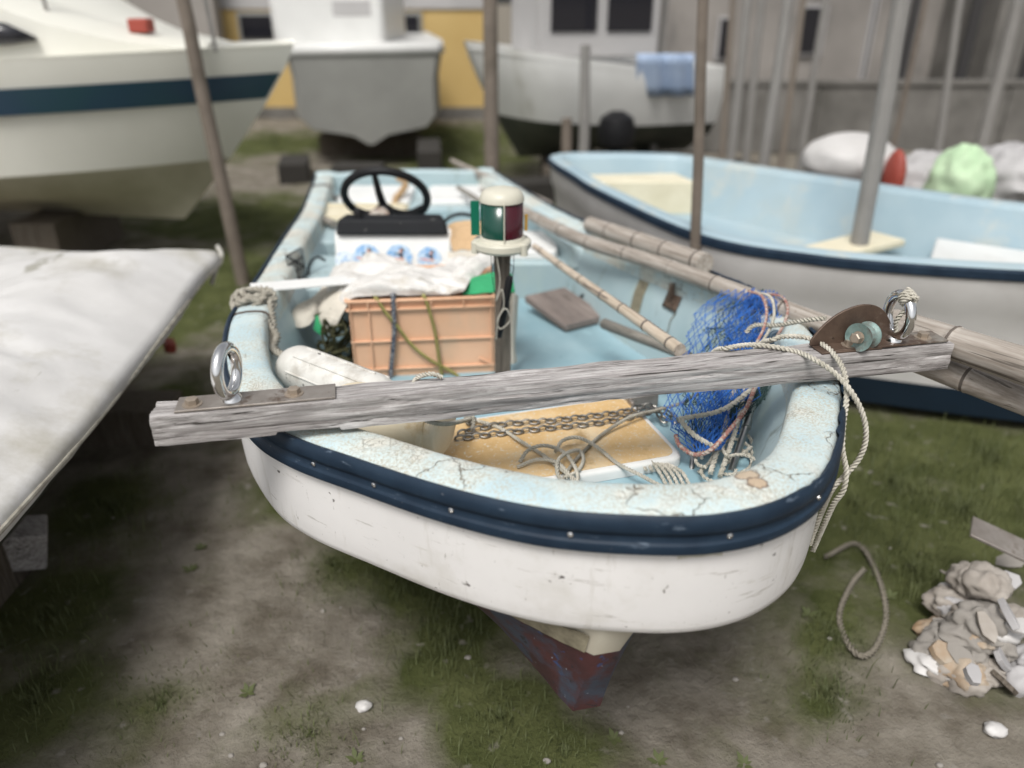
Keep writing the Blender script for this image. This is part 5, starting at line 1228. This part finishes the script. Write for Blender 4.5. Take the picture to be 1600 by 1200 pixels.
vpole(1440, 30, 1385, 280, 6.6, .02, 'polebrown', 'very thin dark rod right of the thick pale post', z0=0)

for k, (u0, u1, Y, r_) in enumerate(((1145, 1128, 7.2, .03), (1190, 1165, 7.4, .04), (1255, 1222, 7.0, .03), (1290, 1250, 7.8, .035))):
    vpole(u0, 0, u1, 250, Y, r_, 'polegrey' if k % 2 else 'stake', ('thin brownish stake just right of the rusty post, far back', 'pale far pole between the two grey poles behind the open boat', 'brownish far stake right of the grey pole above the white float', 'far pale pole before the second dark window')[k])
for k, (x, y, sx, sy, sz, lab) in enumerate(((-1.55, 7.9, .5, .3, .22, 'added dark baulk filling in shade before the grey boat'), (-.9, 8.6, .25, .9, .3, 'added dark stack filling in shade right of the grey boat bottom'), (-2.3, 8.3, .3, .6, .2, 'added dark stack filling in shade left under the grey boat'),
        (.3, 7.3, .7, .3, .2, 'added dark baulk filling in shade under the left of the white boat'), (1.9, 7.5, .9, .3, .3, 'added dark baulk filling in shade under the right of the white boat'), (-1.1, 6.3, .9, .25, .12, 'added low dark beam filling in shade behind the stern'))):
    mesh('timber', MB().box((x, y, sz/2), (sx, sy, sz), rotz(.1*k)), 'shadetimber', label=lab, cat='timber', bevel=.01)  # added dark blocks that fill in the shade under and around the boats
# floats and sacks behind the open boat
def blob(name, c, size, mat, lab, cat, amp=.12, sc=2.5, seed=0, kind=None, group=None, n=24, crump=0):
    mb = MB(); g = []; c = Vector(c)
    for i in range(n+1):
        th = math.pi*i/n; ring = []
        for j in range(n*2):
            ph = math.pi*j/n; d = Vector((math.sin(th)*math.cos(ph), math.sin(th)*math.sin(ph), math.cos(th)))
            k = 1+amp*nz(d, sc, seed)+crump*(1-2*abs(nz(d, sc*2.6, seed+4)))
            ring.append(c+Vector((d.x*size[0]*k, d.y*size[1]*k, d.z*size[2]*k)))
        g.append(ring)
    mb.rings(g); return mesh(name, mb, mat, label=lab, cat=cat, group=group, ang=80)
blob('float', PT(1328, 250, 4.95), (.30, .25, .17), 'bghullgrey', 'big off white float resting behind the open boat', 'float', .05)
mesh('float_stand', MB().box((2.15, 4.95, .22), (.45, .4, .44)), 'post', label='timber stand under the big off white float', cat='stand', bevel=.01)
blob('red_bucket', PT(1396, 278, 4.7), (.055, .10, .17), 'redp', 'red plastic bucket beside the off white float', 'bucket', .03)
mesh('bucket_stand', MB().box((PT(1396, 278, 4.7).x, PT(1396, 278, 4.7).y+.03, .13), (.3, .2, .27)), 'post', label='block under the red bucket', cat='stand', bevel=.01)
blob('mesh_sack', PT(1500, 290, 4.6), (.17, .18, .22), 'palegreen', 'pale green mesh sack behind the open boat', 'sack', .15, crump=.08)
blob('sheet_heap', PT(1450, 300, 4.9), (.28, .25, .22), 'greysheet', 'grey plastic sheet heap left of the green sack', 'sheet', .2, 3, 3, crump=.1)
blob('sheet_heap', PT(1585, 290, 4.9), (.30, .35, .24), 'greysheet', 'grey plastic sheet heap right of the green sack', 'sheet', .2, 3, 8, crump=.1)
mesh('low_table', MB().box((3.05, 4.95, .24), (1.9, .8, .48)), 'post', label='low timber staging under the sacks at right', cat='staging', bevel=.01)
# ---------------------------------------------------------------- tarp covered boat at left
tb = thing('covered_boat', 'low boat under a grey white tarpaulin at the left edge', 'boat', (-2.0, 2.3, 0))
edge = [(-1.12, .55), (-1.13, 1.0), (-1.145, 1.4), (-1.17, 1.9), (-1.235, 2.5), (-1.30, 3.05), (-1.345, 3.42), (-1.62, 3.38), (-2.0, 3.42), (-2.4, 3.50), (-2.9, 3.45), (-3.3, 3.2), (-3.4, 2.2), (-3.3, 1.0), (-2.6, .5), (-1.8, .4), (-1.12, .55)]
E_ = resample(cr([(x, y, 0) for x, y in edge], 8), .04); cc = Vector((-2.2, 2.1, 0)); g = []
for q in [0, .012, .03, .05, .075, .1, .13, .16, .19, .22, .26, .3, .34, .38, .43, .48, .54, .6, .68, .76, .86, .97]:
    ring = []
    for i, p in enumerate(E_):
        x = p.lerp(cc, q); f = 1-(1-min(1, q/.5))**2
        z = .668+.10*f+.012*nz((x.x, x.y, 0), 2.2)+min(1, q*4)*(.018*fold(x.x, x.y, 1.75, 2.4)+.008*fold(x.x, x.y, 1.5, 6, 4)+.005*fold(x.x, x.y, .9, 11, 8))+(.004*math.sin(i*.22)*(1-min(1, q*8)))
        if q == 0: z -= .035+.008*nz((i*.2, 0, 0), 2); x = p.lerp(cc, -.004)
        ring.append(Vector((x.x, x.y, z)))
    g.append(ring)
mesh('tarpaulin', MB().rings(g, closed=False, cap1=True), 'tarp', tb, solid=.006, ang=80)
g = []
for q, z in ((.10, .64), (.20, .5), (.30, .3), (.5, .16)): g.append([Vector((p.lerp(cc, q).x, p.lerp(cc, q).y, z)) for p in E_])
mesh('hull', MB().rings(g, closed=False, cap1=True), 'bgbottom', tb)  # dark colour here stands in for the shade below the tarpaulin edge
mesh('hem_cord', MB().tube([Vector((p.x, p.y, .638)) for p in E_], .007, 8), 'ropegrey', tb)
mesh('support_timber', MB().box((-1.75, 1.55, .10), (.3, .9, .2)), 'post', tb); mesh('support_timber', MB().box((-1.9, 2.9, .08), (.9, .2, .18)), 'post', tb)
s_ = MB().tube(cr([PT(340, 385, 3.58), PT(346, 400, 3.55), PT(338, 420, 3.55), PT(330, 445, 3.55)], 6), .010, 8); mesh('tarp_tail', s_, 'tarp', tb)
mesh('wood_block', MB().box(PZ(18, 850, .12), (.20, .14, .13), (0, .25, .5)), 'beam', label='pale sawn timber block on the dirt at the left edge', cat='block', bevel=.008)
mesh('red_scrap', MB().box(PZ(265, 540, .25), (.05, .10, .05), (0, .25, .5)), 'redp', tb, bevel=.012)

# ---------------------------------------------------------------- buildings and wall
yb = thing('yellow_building', 'low yellow sided building with a pale upper wall behind the boats', 'building', (-2.6, 14.4, 0))
def PB(u, v, Y): return PY(u, v, Y)
x0, x1 = -7.5, -.32
mesh('wall', MB().box(((x0+x1)/2, 14.4, .80), (x1-x0, 2.9, 1.56)), 'yellow', yb)
mesh('upper_wall', MB().box(((x0+x1)/2, 14.4, 2.4), (x1-x0+.06, 2.96, 1.64)), 'sidinggrey', yb)
mesh('footing', MB().box(((x0+x1)/2, 14.4, .06), (x1-x0+.05, 2.96, .22)), 'concrete', yb)
mesh('roof', MB().poly([(-1.8, 0), (0, .7), (1.8, 0), (1.8, .12), (0, .84), (-1.8, .12)], x1-x0+.5, Matrix(((0, 0, 1), (1, 0, 0), (0, 1, 0))), (x0-.25, 14.4, 3.2)), 'darkwall', yb)
mesh('side_wall', MB().box((-6.0, 12.6, 1.6), (3.3, .3, 3.2)), 'beige', yb)
for u in (628, 404):
    p = PB(u, 42, 12.92); f_ = mesh('window', MB().box((p.x, 12.93, p.z), (.62, .05, .42)), 'bggrey', yb); mesh('pane', MB().box((p.x, 12.90, p.z), (.52, .04, .32)), 'window', f_)
rb = thing('house', 'beige house with dark windows behind the concrete wall', 'building', (5.0, 13.2, 0))
mesh('wall', MB().box((5.3, 13.4, 1.7), (9.6, 3.2, 3.4)), 'beige', rb)
mesh('roof', MB().poly([(-2.2, 0), (0, 1.0), (2.2, 0), (2.2, .15), (0, 1.16), (-2.2, .15)], 10.2, Matrix(((0, 0, 1), (1, 0, 0), (0, 1, 0))), (.2, 13.4, 3.35)), 'darkwall', rb)
for u0, u1, v0, v1 in ((1243, 1290, 12, 82), (1000, 1015, 20, 80), (1345, 1378, -40, 122), (1120, 1140, 30, 90)):
    a, b = PB(u0, v1, 11.78), PB(u1, v0, 11.78); cx_, cz_ = (a.x+b.x)/2, (a.z+b.z)/2
    f_ = mesh('window', MB().box((cx_, 11.78, cz_), (b.x-a.x+.08, .06, b.z-a.z+.08)), 'sidinggrey', rb); mesh('pane', MB().box((cx_, 11.75, cz_), (b.x-a.x, .04, b.z-a.z)), 'window', f_)
sh = thing('shed', 'dark shuttered shed at the far right', 'shed', (8.3, 11.0, 0))
mesh('wall', MB().box((8.4, 11.2, 1.5), (4.9, 1.6, 3.0)), 'concrete', sh)
for u0, u1 in ((1490, 1552), (1588, 1660), (1400, 1452)):
    a, b = PB(u0, 128, 10.38), PB(u1, -60, 10.38); mesh('shutter', MB().box(((a.x+b.x)/2, 10.38, (a.z+b.z)/2), (b.x-a.x, .06, b.z-a.z)), 'darkwall', sh)
mesh('roof', MB().box((8.4, 11.1, 3.06), (5.3, 2.1, .12)), 'darkwall', sh)
cw = thing('concrete_wall', 'stained grey concrete block wall behind the open boat', 'wall', (5.5, 9.9, 0))
for k in range(4): mesh('wall_panel', MB().box((2.55+2.3*k, 9.9+.01*(k % 2), .40), (2.29, .16, .80)), 'concrete', cw, bevel=.01)
mesh('coping', MB().box((6.2, 9.9, .815), (9.4, .2, .05)), 'concrete', cw)
# a low bank of junk timber by the wall
# ---------------------------------------------------------------- junk pile lower right, rope loop and litter
def gp3(u, v, z): p = PZ(u, v, z); return p
random.seed(11)
for k in range(30):
    u = 1462+150*random.random(); top_ = .17*min(1, (u-1455)/70); q = random.random()
    c = gp3(u, 1065-165*q, .02+top_*q); sz = random.uniform(.030, .062)
    m_, l_ = random.choice([('pinkbag', 'crumpled pinkish grey rag'), ('pinkbag', 'crumpled pinkish grey rag'), ('stone', 'brown grey rubble lump'), ('stone', 'brown grey rubble lump'), ('bghullgrey', 'dirty white foam lump'), ('orangebag', 'orange brown rusty lump'), ('greysheet', 'grey plastic lump')])
    blob('rubble_lump', c, (sz*random.uniform(.8, 1.5), sz, sz*random.uniform(.5, .9)), m_, l_+' in the junk pile at lower right', 'rubble', .35, 2.2, k*3.1, crump=.10, n=20, group=l_+'s in the junk pile')
mesh('board', MB().box(gp3(1560, 842, .24), (.16, .09, .010), (.15, .25, -.5)), 'plate', label='bluish grey board leaning on top of the junk pile', cat='board', bevel=.002)
JK = {'greywhite': ('bghullgrey', 'dull white chip of board in the junk pile'), 'pink': ('pinkbag', 'pinkish grey scrap in the junk pile'), 'grey': ('greysheet', 'grey sheet scrap in the junk pile'),
      'orange': ('orangebag', 'orange brown scrap in the junk pile'), 'wood': ('post', 'dark wooden scrap in the junk pile'), 'stone': ('stone', 'brown grey scrap in the junk pile')}
for k in range(22):
    q = random.random(); u = 1465+135*random.random(); hgt = (.16 if u > 1510 else .07)*random.random(); v = random.uniform(870, 1075)
    key = random.choice(['greywhite', 'pink', 'pink', 'grey', 'orange', 'wood', 'wood', 'stone', 'stone'])
    c = gp3(u, v, .02+hgt); L_ = random.uniform(.03, .12); W_2 = random.uniform(.02, .05)
    rm = Euler((random.uniform(-.8, .8), random.uniform(-.8, .8), random.random()*3)).to_matrix()
    pts = [(L_/2*math.cos(a)*random.uniform(.7, 1.1), W_2*math.sin(a)*random.uniform(.7, 1.2)) for a in [6.283*i/7 for i in range(7)]]
    mesh('scrap', MB().poly(pts, random.uniform(.004, .02), rm, c), JK[key][0], label=JK[key][1], cat='scrap', group=JK[key][1]+' group', bevel=.001)
P = [gp3(1290, 870, .02), gp3(1340, 850, .02), gp3(1372, 900, .02), gp3(1385, 960, .02), gp3(1370, 1010, .02), gp3(1345, 1025, .025), gp3(1322, 1000, .02), gp3(1312, 960, .02), gp3(1330, 915, .03), gp3(1350, 890, .03)]
rope('rope', P, .008, 'ropemud', step=.01, label='pale thick rope loop lying on the dirt at lower right', cat='rope')
for u, v, s, lab in ((568, 1103, .022, 'small white stone lying on the dirt at bottom centre'), (1555, 1140, .03, 'white plastic scrap on the dirt at the bottom right corner')):
    blob('stone', gp3(u, v, s*.4), (s, s*.8, s*.5), 'bghullgrey', lab, 'stone', .3, 2, u, n=10)
for k in range(12):
    u, v = random.uniform(200, 1500), random.uniform(760, 1195); p = gp3(u, v, 0); x, y = p.x, p.y; mb = MB(); z = gh(x, y)
    for j in range(7):
        a = j*.9+random.random()*.5; l_ = random.uniform(.018, .035); d = Vector((math.cos(a), math.sin(a), .35)); q = Vector((-math.sin(a), math.cos(a), 0))
        b = Vector((x, y, z)); mb.add([b, b+d*l_*.5+q*l_*.22, b+d*l_, b+d*l_*.5-q*l_*.22], [(0, 1, 2, 3)])
    mesh('weed', mb, 'grass', smooth=False, label='small green leafy weed growing in the bare dirt', cat='weed', group='small weeds on the dirt')
for k in range(40):
    u, v = random.uniform(150, 1600), random.uniform(620, 1200); p = gp3(u, v, 0); s = random.uniform(.004, .011)
    blob('stone', (p.x, p.y, gh(p.x, p.y)+s*.2), (s, s*.8, s*.6), 'stone', 'small pale stone lying loose on the dirt round the boat', 'stone', .3, 2, k, n=6, group='loose stones on the dirt')
